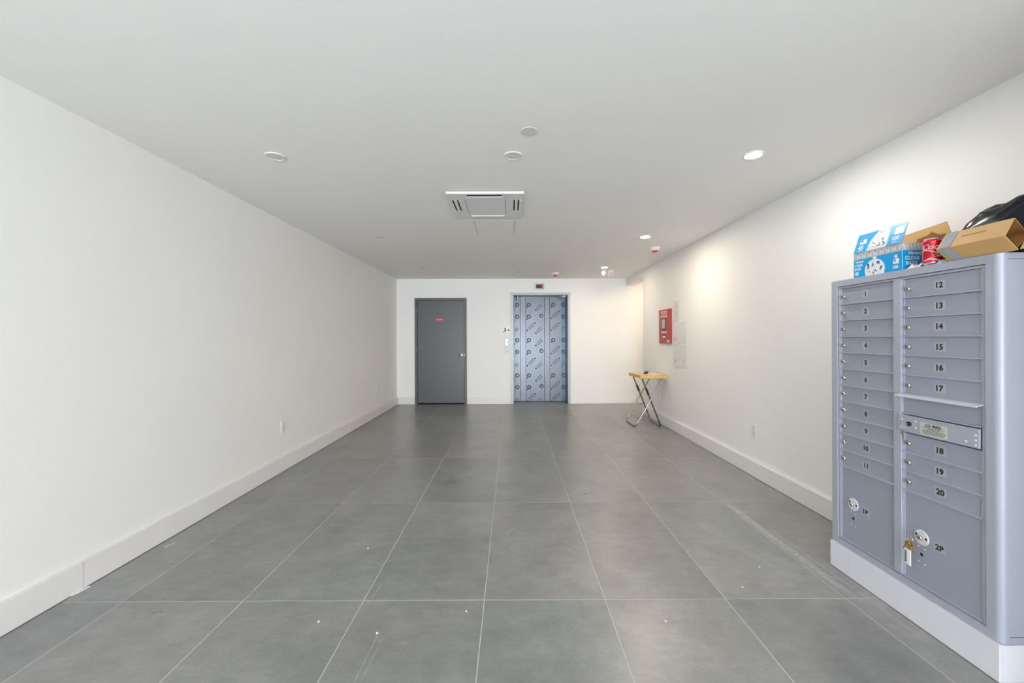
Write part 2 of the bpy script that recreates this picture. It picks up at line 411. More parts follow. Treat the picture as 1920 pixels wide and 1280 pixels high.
# small red sign on the door
sg = MBuild(); cx, cz = -1.44, 1.703
pts = [(cx+.085*math.cos(a)*(1 if abs(math.cos(a)) < .8 else 1), YB+.004, cz+.03*math.sin(a)) for a in [2*PI*k/20 for k in range(20)]]
sg.prism(pts, (0, .0035, 0), REDPL)
for k, dx in enumerate((-.055, -.025, .005, .03, .055)):
    sg.box(cx+dx-.007, cx+dx+.007, YB+.003, YB+.0041, cz-.012+(.004 if k % 2 else 0), cz+.012, PINK if k != 1 else REDLED)
tag(sg.build('door_sign', origin=(cx, YB+.0075, cz-.03)), 'small oval red sign with pale letters stuck on the grey door', 'sign')

# ------------------------------------------------------------------ elevator
el = thing('door_2', ((EX0+EX1)/2, YB, 0), kind='structure')
f = MBuild()
IX0, IX1, IZ = .045, 1.135, 2.187
for x0, x1, z0, z1 in ((EX0, IX0, .002, IZ), (IX1, EX1, .002, IZ), (EX0-.006, EX1+.006, IZ, EZ)):
    f.box(x0, x1, YB-.014, YB+.03, z0, z1, SATIN)
f.box(EX0+.02, IX0-.002, YB+.03, YB+.42, .002, EZ-.02, FILM_SHADE).box(IX1+.002, EX1-.02, YB+.03, YB+.42, .002, EZ-.02, FILM_SHADE).box(IX0, IX1, YB+.03, YB+.42, IZ+.002, EZ-.02, FILM_SHADE)
f.build('elevator_frame', el, bevel=.002)
MBuild().box(IX0-.002, IX1+.002, YB+.345, YB+.42, .0005, .010, GREYFRAME).build('sill', el)
YD = YB+.317
def ringmark(b, x, z, y, m):
    b.ring((x, y, z), (0, -1, 0), .024, .045, .0006, m, 16)
    b.box(x-.016, x-.004, y-.0006, y, z-.01, z+.02, m)
def barmark(b, xa, za, xb, zb, y, m, clipx=None):
    A = Vector((xa, 0, za)); B = Vector((xb, 0, zb)); d = (B-A).normalized(); n = Vector((-d.z, 0, d.x))
    for sgn in (1, -1):
        p = A+d*.035+n*sgn*.021; q = B-d*.025+n*sgn*.021
        w_ = n*.0065
        quad = [p-w_, q-w_, q+w_, p+w_]
        if clipx: quad = [Vector((min(max(v.x, clipx[0]), clipx[1]), 0, v.z)) for v in quad]
        b.prism([(v.x, y, v.z) for v in quad], (0, -.0006, 0), m)
    mid = (A+B)/2
    for t in (.2, .35, .5, .65, .8):
        p = A+(B-A)*t
        if clipx and not (clipx[0]+.01 < p.x < clipx[1]-.01): continue
        b.prism([(p.x-.006, y, p.z-.008), (p.x+.008, y, p.z-.002), (p.x+.006, y, p.z+.008), (p.x-.008, y, p.z+.002)], (0, -.0005, 0), INK3)
def dot(b, x, z, y, m, r=.022):
    b.lathe((x, y, z), (0, -1, 0), [(0, r), (.0006, r)], m, 10)
def PXx(u): return (u-957.4)/763.4*YD
def ZR(n): return 2.016-.2453*n
panels = [('film_strip', .047, .184, YD, FILM), ('film_strip', .192, .300, YD-.004, FILM2), ('door_panel', .308, .689, YD, FILM),
          ('film_strip', .697, .800, YD-.004, FILM2), ('door_panel', .808, 1.045, YD, FILM), ('film_strip', 1.047, 1.133, YD+.012, FILM_SHADE)]
PR = []
for nm, x0, x1, y, m in panels:
    o = MBuild().box(x0, x1, y, y+.02, .012, IZ-.001, m).build(nm, el)
    PR.append((o, MBuild(), x0, x1, y))
for n in range(9):
    z = ZR(n); k = n % 3
    p0, p2, p4, p5 = PR[0][1], PR[2][1], PR[4][1], PR[5][1]
    y0 = YD
    if k < 2:
        ringmark(p0, PXx(968.5), z, YD, INK)
        barmark(p0, .05, z-.12, PXx(966), z-.05, YD, INK3, (.05, .185))
        ringmark(p2, PXx(990.5), z, YD, INK); dot(p2, PXx(986.8), z-.05, YD, INK, .016)
        p2.prism([(PXx(993), YD, z+.06), (PXx(999), YD, z+.13), (PXx(999.4), YD, z+.122), (PXx(993.4), YD, z+.052)], (0, -.0005, 0), INK3)
        ringmark(p5, 1.095, z, YD+.012, INK)
    else:
        barmark(p0, .05, z-.08, .16, z+.03, YD, INK2, (.05, .185))
        barmark(p2, PXx(987.2), z-.045, PXx(1001.4), z+.105, YD, INK2); dot(p2, PXx(987.2), z-.045, YD, INK, .018); dot(p2, PXx(1001.6), z+.107, YD, INK2, .018)
        barmark(p5, 1.05, z-.06, 1.13, z+.06, YD+.012, INK, (1.05, 1.131)); dot(p5, 1.062, z-.06, YD+.012, INK2, .012)
    if k == 1:
        ringmark(p2, PXx(1014), z+.02, YD, INK2)
        p2.prism([(PXx(1005.5), YD, z-.075), (PXx(1011), YD, z-.02), (PXx(1011.4), YD, z-.028), (PXx(1006), YD, z-.083)], (0, -.0005, 0), INK3)
    else:
        dz = -.11 if k == 0 else -.10
        barmark(p2, PXx(1003.6), z+dz, PXx(1016.5), z+dz+.135, YD, INK2); dot(p2, PXx(1003.6), z+dz, YD, INK2, .020)
    if k == 0:
        ringmark(p4, PXx(1036), z, YD, INK); dot(p4, PXx(1032.5), z-.045, YD, INK, .015)
        p4.prism([(PXx(1039), YD, z+.06), (PXx(1045), YD, z+.13), (PXx(1045.4), YD, z+.122), (PXx(1039.4), YD, z+.052)], (0, -.0005, 0), INK3)
    else:
        barmark(p4, PXx(1032.5), z-.04, PXx(1047), z+.105, YD, INK2); dot(p4, PXx(1032.5), z-.04, YD, INK2, .016); dot(p4, PXx(1047), z+.107, YD, INK2, .017)
for idx, xc in ((1, .248), (3, .75)):
    for n in range(9):
        z = 1.95-.245*n
        for q in range(7): PR[idx][1].box(xc-.012+.004*(q % 2), xc+.01, YD-.0046, YD-.004, z-.018*q, z-.018*q+.007, INK3)
for o, mb, x0, x1, y in PR:
    # keep prints inside their panel
    mb.v = [(min(max(p[0], x0+.002), x1-.002), p[1], min(max(p[2], .014), IZ-.01)) for p in mb.v]
    mb.build('film_print', o)
# loose torn corners of the protective film
t = MBuild()
t.add([(.075, YB+.10, 2.184), (.115, YB+.10, 2.18), (.125, YB+.12, 2.13), (.10, YB+.09, 2.09), (.105, YB+.1, 2.14)], [(0, 1, 2, 4), (2, 3, 4)], BLACK)
t.add([(.118, YB+.08, 2.182), (.135, YB+.08, 2.17), (.14, YB+.1, 2.12), (.122, YB+.09, 2.13)], [(0, 1, 2, 3)], WHITEP)
t.build('torn_film', el)
t = MBuild()
t.add([(.98, YB+.12, 2.18), (1.08, YB+.1, 2.185), (1.07, YB+.1, 2.15), (1.01, YB+.12, 2.14), (.96, YB+.13, 2.155)], [(0, 1, 2, 3), (0, 3, 4)], FILM2)
t.add([(1.04, YB+.09, 2.184), (1.12, YB+.08, 2.184), (1.11, YB+.08, 2.16), (1.05, YB+.09, 2.15)], [(0, 1, 2, 3)], WHITEP2)
t.build('torn_film', el)
# floor number display
dsp = thing('floor_display', (.566, YB, 2.283), 'grey plate with a dark floor display above the elevator doors', 'display')
MBuild().box(.462, .672, YB-.010, YB-.0005, 2.288, 2.432, WHITEP2).build('plate', dsp, bevel=.002)
sc = MBuild().box(.502, .650, YB-.0125, YB-.0102, 2.318, 2.398, BLACK).build('screen', dsp)
MBuild().text('2', .045, (.632, YB-.0130, 2.358), (1, 0, 0), (0, 0, 1), REDLED, bold=.01).build('digit', sc)
for x in (.481, .664): MBuild().lathe((x, YB-.0105, 2.36), (0, -1, 0), [(0, .004), (.002, .003)], DARKCHROME, 8).build('screw', dsp)
# fire instruction sign
fs = thing('fire_sign', (-.09, YB, 1.385), 'white notice with black running figure and red flame beside the elevator', 'sign')
MBuild().box(-.166, -.019, YB-.004, YB-.0005, 1.392, 1.548, WHITEP).build('panel', fs)
q = MBuild(); y = YB-.0045
def flat(mb, pts, m): mb.prism([(p[0], y, p[1]) for p in pts], (0, -.0006, 0), m)
flat(q, [(-.132, 1.478), (-.112, 1.478), (-.112, 1.512), (-.103, 1.512), (-.121, 1.542), (-.140, 1.512), (-.132, 1.512)], TEXTB)
flat(q, [(-.160, 1.440), (-.140, 1.440), (-.140, 1.452), (-.122, 1.452), (-.122, 1.464), (-.102, 1.464), (-.102, 1.476), (-.090, 1.476), (-.090, 1.492), (-.112, 1.492), (-.130, 1.474), (-.148, 1.462), (-.160, 1.452)], TEXTB)
q.build('stair_pictogram', fs)
q = MBuild()
flat(q, [(-.070, 1.470), (-.058, 1.460), (-.044, 1.460), (-.032, 1.472), (-.032, 1.490), (-.044, 1.500), (-.052, 1.538), (-.058, 1.505), (-.070, 1.494)], REDPL)
q.build('flame_pictogram', fs)
q = MBuild()
for z, a, b_ in ((1.428, -.150, -.030), (1.418, -.140, -.035), (1.404, -.150, -.045)):
    x = a
    while x < b_:
        q.box(x, x+.008, y-.0006, y, z-.003, z+.003, TEXTG); x += .012
q.build('print_lines', fs)
# call buttons
cb = thing('call_button_plate', (-.093, YB, 1.165), 'silver elevator call plate with two round buttons', 'button plate')
MBuild().box(-.137, -.050, YB-.006, YB-.0005, 1.110, 1.366, SATIN).build('plate', cb, bevel=.001)
for z in (1.278, 1.208):
    MBuild().ring((-.092, YB-.0065, z), (0, -1, 0), .013, .024, .004, DARKCHROME, 20).build('bezel', cb)
    MBuild().lathe((-.092, YB-.0065, z), (0, -1, 0), [(0, .0125), (.0035, .0125), (.004, .011)], WHITEP, 18).build('button', cb)
MBuild().box(-.104, -.080, YB-.0068, YB-.0062, 1.128, 1.140, TEXTG).build('keyhole_label', cb)
q = MBuild().box(-.136, -.050, YB-.003, YB-.0005, 1.018, 1.098, WHITEP2)
for k in range(5): q.box(-.126, -.060-.008*(k % 2), YB-.0036, YB-.003, 1.030+.012*k, 1.034+.012*k, TEXTG2)
tag(q.build('number_plate', origin=(-.093, YB, 1.018)), 'small square plate under the elevator call buttons', 'plate')

# ------------------------------------------------------------------ electrical outlets
def outlet(name, loc, side, label, sock=True):
    o = thing(name, loc, label, 'outlet', 'wall outlets')
    x, y0, z0 = loc; s_ = -1 if side == 'R' else 1
    MBuild().box(*sorted((x, x+s_*.006)), y0-.036, y0+.036, z0, z0+.116, WHITEP).build('cover_plate', o, bevel=.002)
    for dz in (.035, .081):
        MBuild().box(*sorted((x+s_*.0062, x+s_*.0078)), y0-.017, y0+.017, z0+dz-.014, z0+dz+.014, WHITEP2).build('socket', o, bevel=.001)
    return o
outlet('wall_outlet', (XL, 4.095, .385), 'L', 'white outlet on the left wall, nearer of its two')
outlet('wall_outlet', (XL, 6.95, .40), 'L', 'white outlet far along the left wall near the grey door')
outlet('wall_outlet', (XR, 3.885, .375), 'R', 'white outlet low on the right wall between table and mailboxes')
outlet('wall_outlet', (XR, 6.39, .37), 'R', 'white outlet on the right wall behind the folding table')

# ------------------------------------------------------------------ ceiling fixtures
ON = [lamp_mat('lamp_cool', (1, .97, .91), 290), lamp_mat('lamp_neutral', (1, .87, .69), 420), lamp_mat('lamp_warm', (1, .82, .62), 290), lamp_mat('lamp_rear_fill', (.98, .99, 1), 240)]  # the last one serves only the added rear downlights
def downlight(x, y, label, m, r=.062):
    o = thing('downlight', (x, y, HC), label, 'ceiling light', 'recessed downlights')
    MBuild().ring((x, y, HC-.0005), (0, 0, -1), r-.012, r, .005, WHITEP, 28).build('trim_ring', o)
    MBuild().lathe((x, y, HC-.0005), (0, 0, -1), [(0, r-.0125), (.003, r-.013)], m, 28).build('lens', o)
    return o
downlight(1.588, 2.66, 'lit round downlight nearest the mailboxes', ON[0])
downlight(1.588, 4.81, 'lit round downlight in the middle of the right-hand row', ON[1])
downlight(1.580, 6.88, 'lit warm downlight beside the two dome cameras', ON[2])
downlight(1.588, -1.56, 'added unseen downlight, right row, first behind the camera', ON[3])  # added lamps out of view, brighten the near room
downlight(1.588, -3.67, 'added unseen downlight, right row, second behind the camera', ON[3])
for x_, w_ in ((-1.534, 'left'), (.016, 'centre')):  # two more added rows, lift the ceiling by bounce off the floor
    for y_, v_ in ((-1.56, 'first'), (-3.67, 'second')):
        downlight(x_, y_, 'added unseen downlight behind the camera, %s row, %s back' % (w_, v_), ON[3])
downlight(3.05, 7.66, 'added unseen downlight inside the side recess', ON[2])  # added lamp out of view, brightens the recess and back wall beside it
OFFL = mat('unlit_lens', rgb(222, 222, 220), .4)
downlight(-1.534, 2.66, 'unlit round downlight near the left wall', OFFL)
downlight(.016, 2.66, 'unlit round downlight in front of the air conditioner', OFFL)
def coverplate(x, y, label):
    o = MBuild().lathe((x, y, HC-.0005), (0, 0, -1), [(0, .030), (.003, .030), (.0035, .047), (.006, .047), (.007, .045)], WHITEP2, 28).build('sprinkler_cover', origin=(x, y, HC))
    return tag(o, label, 'sprinkler cover', 'concealed sprinkler covers')
coverplate(.106, 2.335, 'small round white sprinkler cover nearest the camera')
coverplate(-1.53, 4.774, 'small round sprinkler cover toward the left wall')
coverplate(.136, 7.29, 'small round sprinkler cover near the elevator')
coverplate(-1.50, 6.82, 'small round sprinkler cover in front of the grey door')
def detector(x, y, label):
    o = thing('smoke_detector', (x, y, HC), label, 'smoke detector', 'ceiling smoke detectors')
    MBuild().lathe((x, y, HC-.0005), (0, 0, -1), [(0, .075), (.012, .075), (.016, .066), (.026, .062), (.040, .048), (.042, .045)], WHITEP, 28).build('housing', o, smooth=True)
    MBuild().lathe((x, y, HC-.043), (0, 0, -1), [(0, .040), (.010, .037), (.020, .024), (.022, .004)], REDLABEL, 24).build('dust_cover', o, smooth=True)['label'] = 'orange red cap'
REDLABEL = mat('orange_red_cap', rgb(226, 66, 34), .4)
detector(1.905, 5.39, 'white smoke detector with red cap beside the middle lit downlight')
detector(.812, 7.45, 'white smoke detector with red cap above the elevator')
# dome and eyeball cameras
cm = thing('security_camera', (1.635, 7.20, HC), 'white cone shaped ceiling camera, left one under the far downlight', 'camera')
MBuild().lathe((1.635, 7.20, HC-.0005), (0, 0, -1), [(0, .050), (.018, .050), (.022, .046)], WHITEP2, 22).build('mount', cm, smooth=True)
MBuild().lathe((1.635, 7.20, HC-.0228), (0, 0, -1), [(0, .044), (.03, .042), (.06, .024), (.075, .006)], WHITEP, 22).build('body', cm, smooth=True)
cm = thing('security_camera', (1.765, 7.25, HC), 'white eyeball ceiling camera with black ringed lens', 'camera')
MBuild().lathe((1.765, 7.25, HC-.0005), (0, 0, -1), [(0, .056), (.02, .056), (.026, .05)], WHITEP, 22).build('mount', cm, smooth=True)
dr = Vector((-.18, -.95, -.22)).normalized(); cc = Vector((1.765, 7.245, HC-.055))
body = MBuild().lathe(cc-dr*.04, dr, [(0, .004), (.008, .026), (.02, .040), (.04, .046), (.062, .042), (.070, .036), (.071, .001)], WHITEP, 22).build('body', cm, smooth=True)
MBuild().ring(cc+dr*.0315, dr, .020, .030, .003, BLACK, 22).build('lens_ring', body)
MBuild().lathe(cc+dr*.0315, dr, [(0, .010), (.004, .009), (.005, .002)], BLACK, 14).build('lens', body)

# ceiling cassette air conditioner
ac = thing('air_conditioner', (-.206, 3.60, HC), 'square white four-way cassette air conditioner on the ceiling', 'air conditioner')
cx0, cx1, cy0, cy1, cz = -.527, .108, 3.285, 3.945, HC-.027
p = MBuild(); zt = HC-.0005
gx0, gx1, gy0, gy1 = -.392, -.040, 3.375, 3.80
# panel face built round its openings: four outlets and the grille field
ops = [(-.360, -.072, 3.310, 3.352), (-.360, -.072, 3.885, 3.912), (-.496, -.484, 3.43, 3.72), (-.455, -.443, 3.43, 3.72), (.024, .036, 3.43, 3.72), (.060, .072, 3.43, 3.72)]
xsn = sorted({cx0, cx1, *[o[0] for o in ops], *[o[1] for o in ops]}); ysn = sorted({cy0, cy1, *[o[2] for o in ops], *[o[3] for o in ops]})
for i in range(len(xsn)-1):
    for j in range(len(ysn)-1):
        mx_, my_ = (xsn[i]+xsn[i+1])/2, (ysn[j]+ysn[j+1])/2
        if any(o[0] < mx_ < o[1] and o[2] < my_ < o[3] for o in ops): continue
        p.box(xsn[i], xsn[i+1], ysn[j], ysn[j+1], cz, cz+.003, CASS)
p.box(cx0+.003, cx1-.003, cy0+.003, cy0+.008, cz+.003, zt-.005, CASS).box(cx0+.003, cx1-.003, cy1-.008, cy1-.003, cz+.003, zt-.005, CASS)
p.box(cx0+.003, cx0+.008, cy0+.008, cy1-.008, cz+.003, zt-.005, CASS).box(cx1-.008, cx1-.003, cy0+.008, cy1-.008, cz+.003, zt-.005, CASS)
p.build('panel', ac)
MBuild().box(cx0+.02, cx1-.02, cy0+.02, cy1-.02, cz+.012, zt, DARK).build('cavity', ac)
for x in (-.4695, -.4295, .048, .084):
    MBuild().box(x-.009, x+.009, 3.432, 3.718, cz-.003, cz-.0005, CASS).build('louver', ac, bevel=.001)
for y0_ in (3.3065, 3.868):
    pass
gr = MBuild().box(gx0+.012, gx1-.012, 3.366, 3.850, cz-.003, cz-.0008, CASS)
gr.build('grille', ac, bevel=.002)
MBuild().box(gx0+.02, gx1-.02, 3.856, 3.868, cz-.010, cz-.0005, WHITEP).build('louver', ac, bevel=.001)
for x in (gx0+.004, gx1-.004): MBuild().box(x-.0012, x+.0012, 3.43, 3.80, cz-.0008, cz-.0002, DARK).build('grille_gap', ac)
# ceiling access hatch
hh = thing('access_hatch', (-.17, 4.42, HC), 'flat white ceiling access hatch behind the air conditioner', 'access hatch')
hx0, hx1, hy0, hy1 = -.40, .060, 4.10, 4.72
e = MBuild()
for a in ((hx0, hx0+.022, hy0, hy1), (hx1-.022, hx1, hy0, hy1), (hx0+.022, hx1-.022, hy0, hy0+.022), (hx0+.022, hx1-.022, hy1-.022, hy1)): e.box(a[0], a[1], a[2], a[3], HC-.0035, HC-.0011, CEIL)
e.build('frame', hh, bevel=.001)
MBuild().box(hx0+.026, hx1-.026, hy0+.026, hy1-.026, HC-.0033, HC-.0011, CEIL).build('hatch_panel', hh)
MBuild().box(hx0+.002, hx1-.002, hy0+.002, hy1-.002, HC-.001, HC-.0004, mat('hatch_gap_shade', rgb(96, 94, 90), .8)).build('hatch_gap_shade', hh)  # grey plate above the panel, its colour paints the shade in the gap

# ------------------------------------------------------------------ fire alarm panel and plans
fa = thing('fire_alarm_panel', (XR, 6.08, 1.232), 'red fire alarm control panel on the right wall', 'alarm panel')
fx = XR-.022; fy0, fy1, fz0, fz1 = 5.862, 6.318, 1.236, 1.742
MBuild().box(fx, XR-.0005, fy0, fy1, fz0, fz1, REDP).build('cabinet_door', fa, bevel=.003)
def yz(mb, y0, y1, z0, z1, m, d=.001, x=fx): return mb.box(x-d, x-.0001, y0, y1, z0, z1, m)
for z0, z1 in ((1.680, 1.722), (1.624, 1.664)):
    o = yz(MBuild(), 5.990, 6.235, z0, z1, PINK)
    q = MBuild()
    for k in range(9): yz(q, 6.005+.025*k, 6.02+.025*k, (z0+z1)/2-.006, (z0+z1)/2+.006, REDP, .0016)
    oo = o.build('label_strip', fa); q.build('print', oo)
wn = yz(MBuild(), 6.035, 6.215, 1.435, 1.612, BLACK, .004).build('window_frame', fa, bevel=.001)
sc = yz(MBuild(), 6.055, 6.185, 1.458, 1.595, LCD, .0045).build('screen', wn)
q = MBuild()
for k in range(6): yz(q, 6.07, 6.17-.02*(k % 3), 1.475+.019*k, 1.480+.019*k, TEXTG, .005)
q.build('print', sc)
yz(MBuild(), 6.005, 6.215, 1.386, 1.420, PINK).build('label_strip', fa)
yz(MBuild(), 6.07, 6.15, 1.353, 1.375, BLACK, .002).build('lock_strip', fa)
yz(MBuild(), 6.055, 6.165, 1.322, 1.345, WHITEP, .0015).build('label_strip', fa)
yz(MBuild(), 5.90, 6.00, 1.25, 1.292, PINK, .0012).build('label_strip', fa)
MBuild().lathe((fx-.0002, 5.935, 1.487), (-1, 0, 0), [(0, .011), (.006, .010), (.007, .004)], CHROME, 14).build('lock', fa)
def sheet(y0, y1, z0, z1, label, kind):
    q = thing('paper_sheet', (XR, (y0+y1)/2, z0), label, 'paper', 'papers taped to the right wall')
    n = 6; v = []; fs_ = []
    for i in range(n+1):
        for j in range(n+1):
            b_ = .003+.004*math.sin(PI*i/n)*(.5+.5*math.sin(3*j/n+z0*9)) + (.006 if (j == 0 and i > n//2) else 0)
            v.append((XR-b_, y0+(y1-y0)*i/n, z0+(z1-z0)*j/n))
    for i in range(n):
        for j in range(n): fs_.append((i*(n+1)+j, i*(n+1)+j+1, (i+1)*(n+1)+j+1, (i+1)*(n+1)+j))
    o = MBuild().add(v, fs_, PAPER).build('sheet', q, smooth=True)
    pr = MBuild(); rr = random.Random(int(z0*1000)); x = XR-.0105
    def ln(a0, a1, b0, b1, m): pr.box(x-.0003, x, a0, a1, b0, b1, m)
    if kind == 'text':
        z = z1-.03
        while z > z0+.02:
            ln(y0+.03, y1-.03-rr.random()*.06, z, z+.003, TEXTG if rr.random() < .3 else TEXTG2); z -= .013 if rr.random() < .7 else .026
    else:
        ln(y0+.02, y1-.02, z0+.02, z0+.0225, TEXTG2); ln(y0+.02, y1-.02, z1-.0225, z1-.02, TEXTG2); ln(y1-.0225, y1-.02, z0+.02, z1-.02, TEXTG2); ln(y0+.10, y0+.1025, z0+.02, z1-.02, TEXTG2)
        for k in range(16):
            a_ = y0+.13+rr.random()*.22; b_ = z0+.04+rr.random()*(z1-z0-.12); w_ = .01+rr.random()*.05; h_ = .01+rr.random()*.06
            ln(a_, a_+w_, b_, b_+.002, TEXTG2); ln(a_, a_+.002, b_, b_+h_, TEXTG2)
        for k in range(6): ln(y0+.035, y0+.08, z0+.05+.012*k, z0+.055+.012*k, TEXTG2)
        for k in range(5): ln(y1-.14, y1-.06, z0+.05+.012*k, z0+.054+.012*k, TEXTG if k % 2 else TEXTG2)
    pr.build('print', o)
sheet(5.595, 5.815, 1.556, 1.842, 'narrow printed paper sheet, topmost beside the red panel', 'text')
sheet(5.375, 5.83, 1.228, 1.534, 'wide plan sheet on the right wall, middle of the three', 'plan')
sheet(5.378, 5.82, .915, 1.215, 'wide plan sheet on the right wall, lowest of the three', 'plan')

# ------------------------------------------------------------------ folding table
ft = thing('folding_table', (2.06, 6.25, 0), 'small folding tray table with light wooden top and crossed metal legs', 'table')
zt0, zt1 = .719, .763
top = MBuild().prism([(1.905, 6.0, zt0), (2.285, 6.0, zt0), (2.285, 6.5, zt0), (1.878, 6.5, zt0)], (0, 0, .012), WOODO)
top.prism([(1.903, 5.998, zt0+.012), (2.287, 5.998, zt0+.012), (2.287, 6.502, zt0+.012), (1.876, 6.502, zt0+.012)], (0, 0, .032), WOODO)
top.build('tabletop', ft, bevel=.003)
MBuild().prism([(1.907, 6.002, zt1+.0003), (2.283, 6.002, zt1+.0003), (2.283, 6.498, zt1+.0003), (1.88, 6.498, zt1+.0003)], (0, 0, .0015), WOOD).build('top_veneer', ft)
def uframe(xb, xt, y0, y1, m):
    r = .011; z0 = r+.001; L = Vector((xt-xb, 0, zt0-.004-z0)); d = L.normalized(); R = .05; pts = [(xt, y0, zt0-.004)]
    b0 = Vector((xb, y0, z0)); b1 = Vector((xb, y1, z0))
    for k in range(7):
        t = k/6; a_ = b0+d*R; c_ = b0+Vector((0, R, 0)); pts.append(((1-t)**2*a_+2*t*(1-t)*b0+t*t*c_))
    for k in range(7):
        t = k/6; a_ = b1-Vector((0, R, 0)); c_ = b1+d*R; pts.append(((1-t)**2*a_+2*t*(1-t)*b1+t*t*c_))
    pts.append((xt, y1, zt0-.004))
    return MBuild().tube(pts, r, m, 12)
uframe(1.826, 2.235, 6.0, 6.50, CHROME).build('leg_frame', ft, smooth=True)
uframe(2.212, 1.935, 6.028, 6.472, DARKCHROME).build('leg_frame', ft, smooth=True)
for y0_ in (6.014, 6.486):
    MBuild().lathe((2.048, y0_-.012, .40), (0, 1, 0), [(0, .007), (.024, .007)], DARKCHROME, 10).build('pivot_bolt', ft)
for y0_ in (6.028, 6.472):
    P0 = Vector((1.935, y0_, zt0)); D = (Vector((2.212, y0_, .012))-P0).normalized()
    MBuild().tube([P0+D*.16, P0+D*.26], .0165, BLACK, 10).build('clip', ft)
sh = MBuild().add([(1.96, 6.04, .7665), (2.24, 6.02, .7665), (2.25, 6.30, .7665), (1.97, 6.32, .7665), (1.96, 6.04, .7675), (2.24, 6.02, .7675), (2.25, 6.30, .7675), (1.97, 6.32, .7675)],
    [(0, 3, 2, 1), (4, 5, 6, 7), (0, 1, 5, 4), (1, 2, 6, 5), (2, 3, 7, 6), (3, 0, 4, 7)], PAPER).build('paper_sheet', origin=(2.1, 6.17, .765))
tag(sh, 'loose white paper lying flat on the folding table', 'paper')
bk = thing('small_carton', (2.045, 6.2, .7685), 'small dark and pink packet lying on the paper on the table', 'packet')
MBuild().prism([(2.015, 6.17, .769), (2.055, 6.17, .769), (2.085, 6.17, .808), (2.045, 6.17, .808)], (0, .06, 0), mat('dark_maroon', rgb(62, 34, 34), .5)).build('box', bk, bevel=.002)
MBuild().prism([(2.060, 6.175, .769), (2.085, 6.175, .769), (2.115, 6.175, .800), (2.090, 6.175, .805)], (0, .05, 0), mat('pale_pink_card', rgb(222, 186, 178), .5)).build('card', bk, bevel=.001)
cr = MBuild(); rr = random.Random(3); v = []
for i in range(7):
    for j in range(5): v.append((2.115+.016*i, 6.13+.03*j, .769+.016*rr.random()*(1 if 0 < i < 6 and 0 < j < 4 else .2)))
cr.add(v, [(i*5+j, (i+1)*5+j, (i+1)*5+j+1, i*5+j+1) for i in range(6) for j in range(4)], PAPER)
o = cr.build('crumpled_paper', origin=(2.16, 6.19, .769)); md = o.modifiers.new('thickness', 'SOLIDIFY'); md.thickness = .001
tag(o, 'crumpled white paper scrap on the right of the folding table', 'paper')

# ------------------------------------------------------------------ mailbox cabinet
XF = 1.865; YN, YFAR = 1.547, 2.366; ZB, ZT = .1465, 1.641
pl = thing('trim_2', (2.09, 1.957, 0), kind='structure')
MBuild().box(XF+.001, XR-.0305, YN+.013, YFAR-.001, .003, ZB-.0015, PLINTH).build('core', pl)
MBuild().box(XF-.012, XF+.0005, 2.232, YFAR, .003, ZB-.0015, PLINTH).build('board', pl)
MBuild().box(XF-.012, XF+.0005, YN, 2.2305, .003, ZB-.0015, PLINTH).build('board', pl)
MBuild().box(XF+.001, XR-.030, YN-.0005, YN+.012, .003, ZB-.0015, PLINTH).build('board', pl)
mc = thing('mailbox_cabinet', (2.09, 1.957, ZB), 'blue-grey steel mailbox cabinet with numbered doors on a white plinth', 'mailboxes')
OY0, OY1, OZ0, OZ1 = 1.598, 2.328, .179, 1.607
h = MBuild()
h.box(XF+.030, XR-.001, YN+.006, YFAR-.002, ZB, ZT-.001, MB)             # body
h.box(XF, XF+.030, 1.569, OY0, ZB, ZT, MB).box(XF, XF+.030, OY1, YFAR, ZB, ZT, MB)
h.box(XF, XF+.030, OY0, OY1, OZ1, ZT, MB).box(XF, XF+.030, OY0, OY1, ZB, OZ0, MB)
arc = [(XF+.022-.022*math.cos(t), 1.569-.022*math.sin(t)) for t in [PI/2*k/8 for k in range(9)]]
h.prism([(x, y, ZB) for x, y in arc]+[(XF+.030, YN, ZB), (XF+.030, 1.569, ZB)], (0, 0, ZT-ZB), MB)
h.build('housing', mc, smooth=True)
e = MBuild()                                                              # near side: raised border around a flush panel
for a_, b_ in ((1.618, ZT), (ZB, .173)): MBuild().box(XF+.030, XR-.001, YN, YN+.006, a_, b_, MB).build('side_border', mc)
MBuild().box(XF+.0315, XR-.001, YN+.0015, YN+.0058, .1745, 1.6165, MB).build('side_panel', mc, bevel=.001)
r_ = MBuild()                                                             # inner door frame with shadow gap all round
g = .0022; X1 = XF+.006
r_.box(X1, XF+.03, OY0+g, 1.615, OZ0+g, OZ1-g, MB).box(X1, XF+.03, 2.313, OY1-g, OZ0+g, OZ1-g, MB)
r_.box(X1, XF+.03, 1.615, 2.313, 1.594, OZ1-g, MB).box(X1, XF+.03, 1.615, 2.313, OZ0+g, .186, MB)
r_.box(XF+.001, XF+.03, 1.947, 1.985, .186, 1.594, MB)
r_.box(X1, XF+.03, 1.943, 1.947, .186, 1.594, MB).box(X1, XF+.03, 1.985, 1.989, .186, 1.594, MB)
r_.build('door_frame', mc, bevel=.001)
def door_mesh(hw, ht):
    d = MBuild()
    d.box(.0115, .0145, -hw+.002, hw-.002, .004, ht-.0015, MBD)
    d.box(.001, .0145, -hw+.001, hw-.001, 0, .0055, MB)                  # projecting lower lip
    d.box(.008, .0145, -hw+.001, -hw+.006, .0055, ht-.0015, MB).box(.008, .0145, hw-.006, hw-.001, .0055, ht-.0015, MB)
    return d
PITCH = .0908
def mk(name, mb, par, loc):   # local-coordinates part
    o = mb.build(name, par, shift=(0, 0, 0)); o.location = loc; return o
C0 = WP[mc.name]
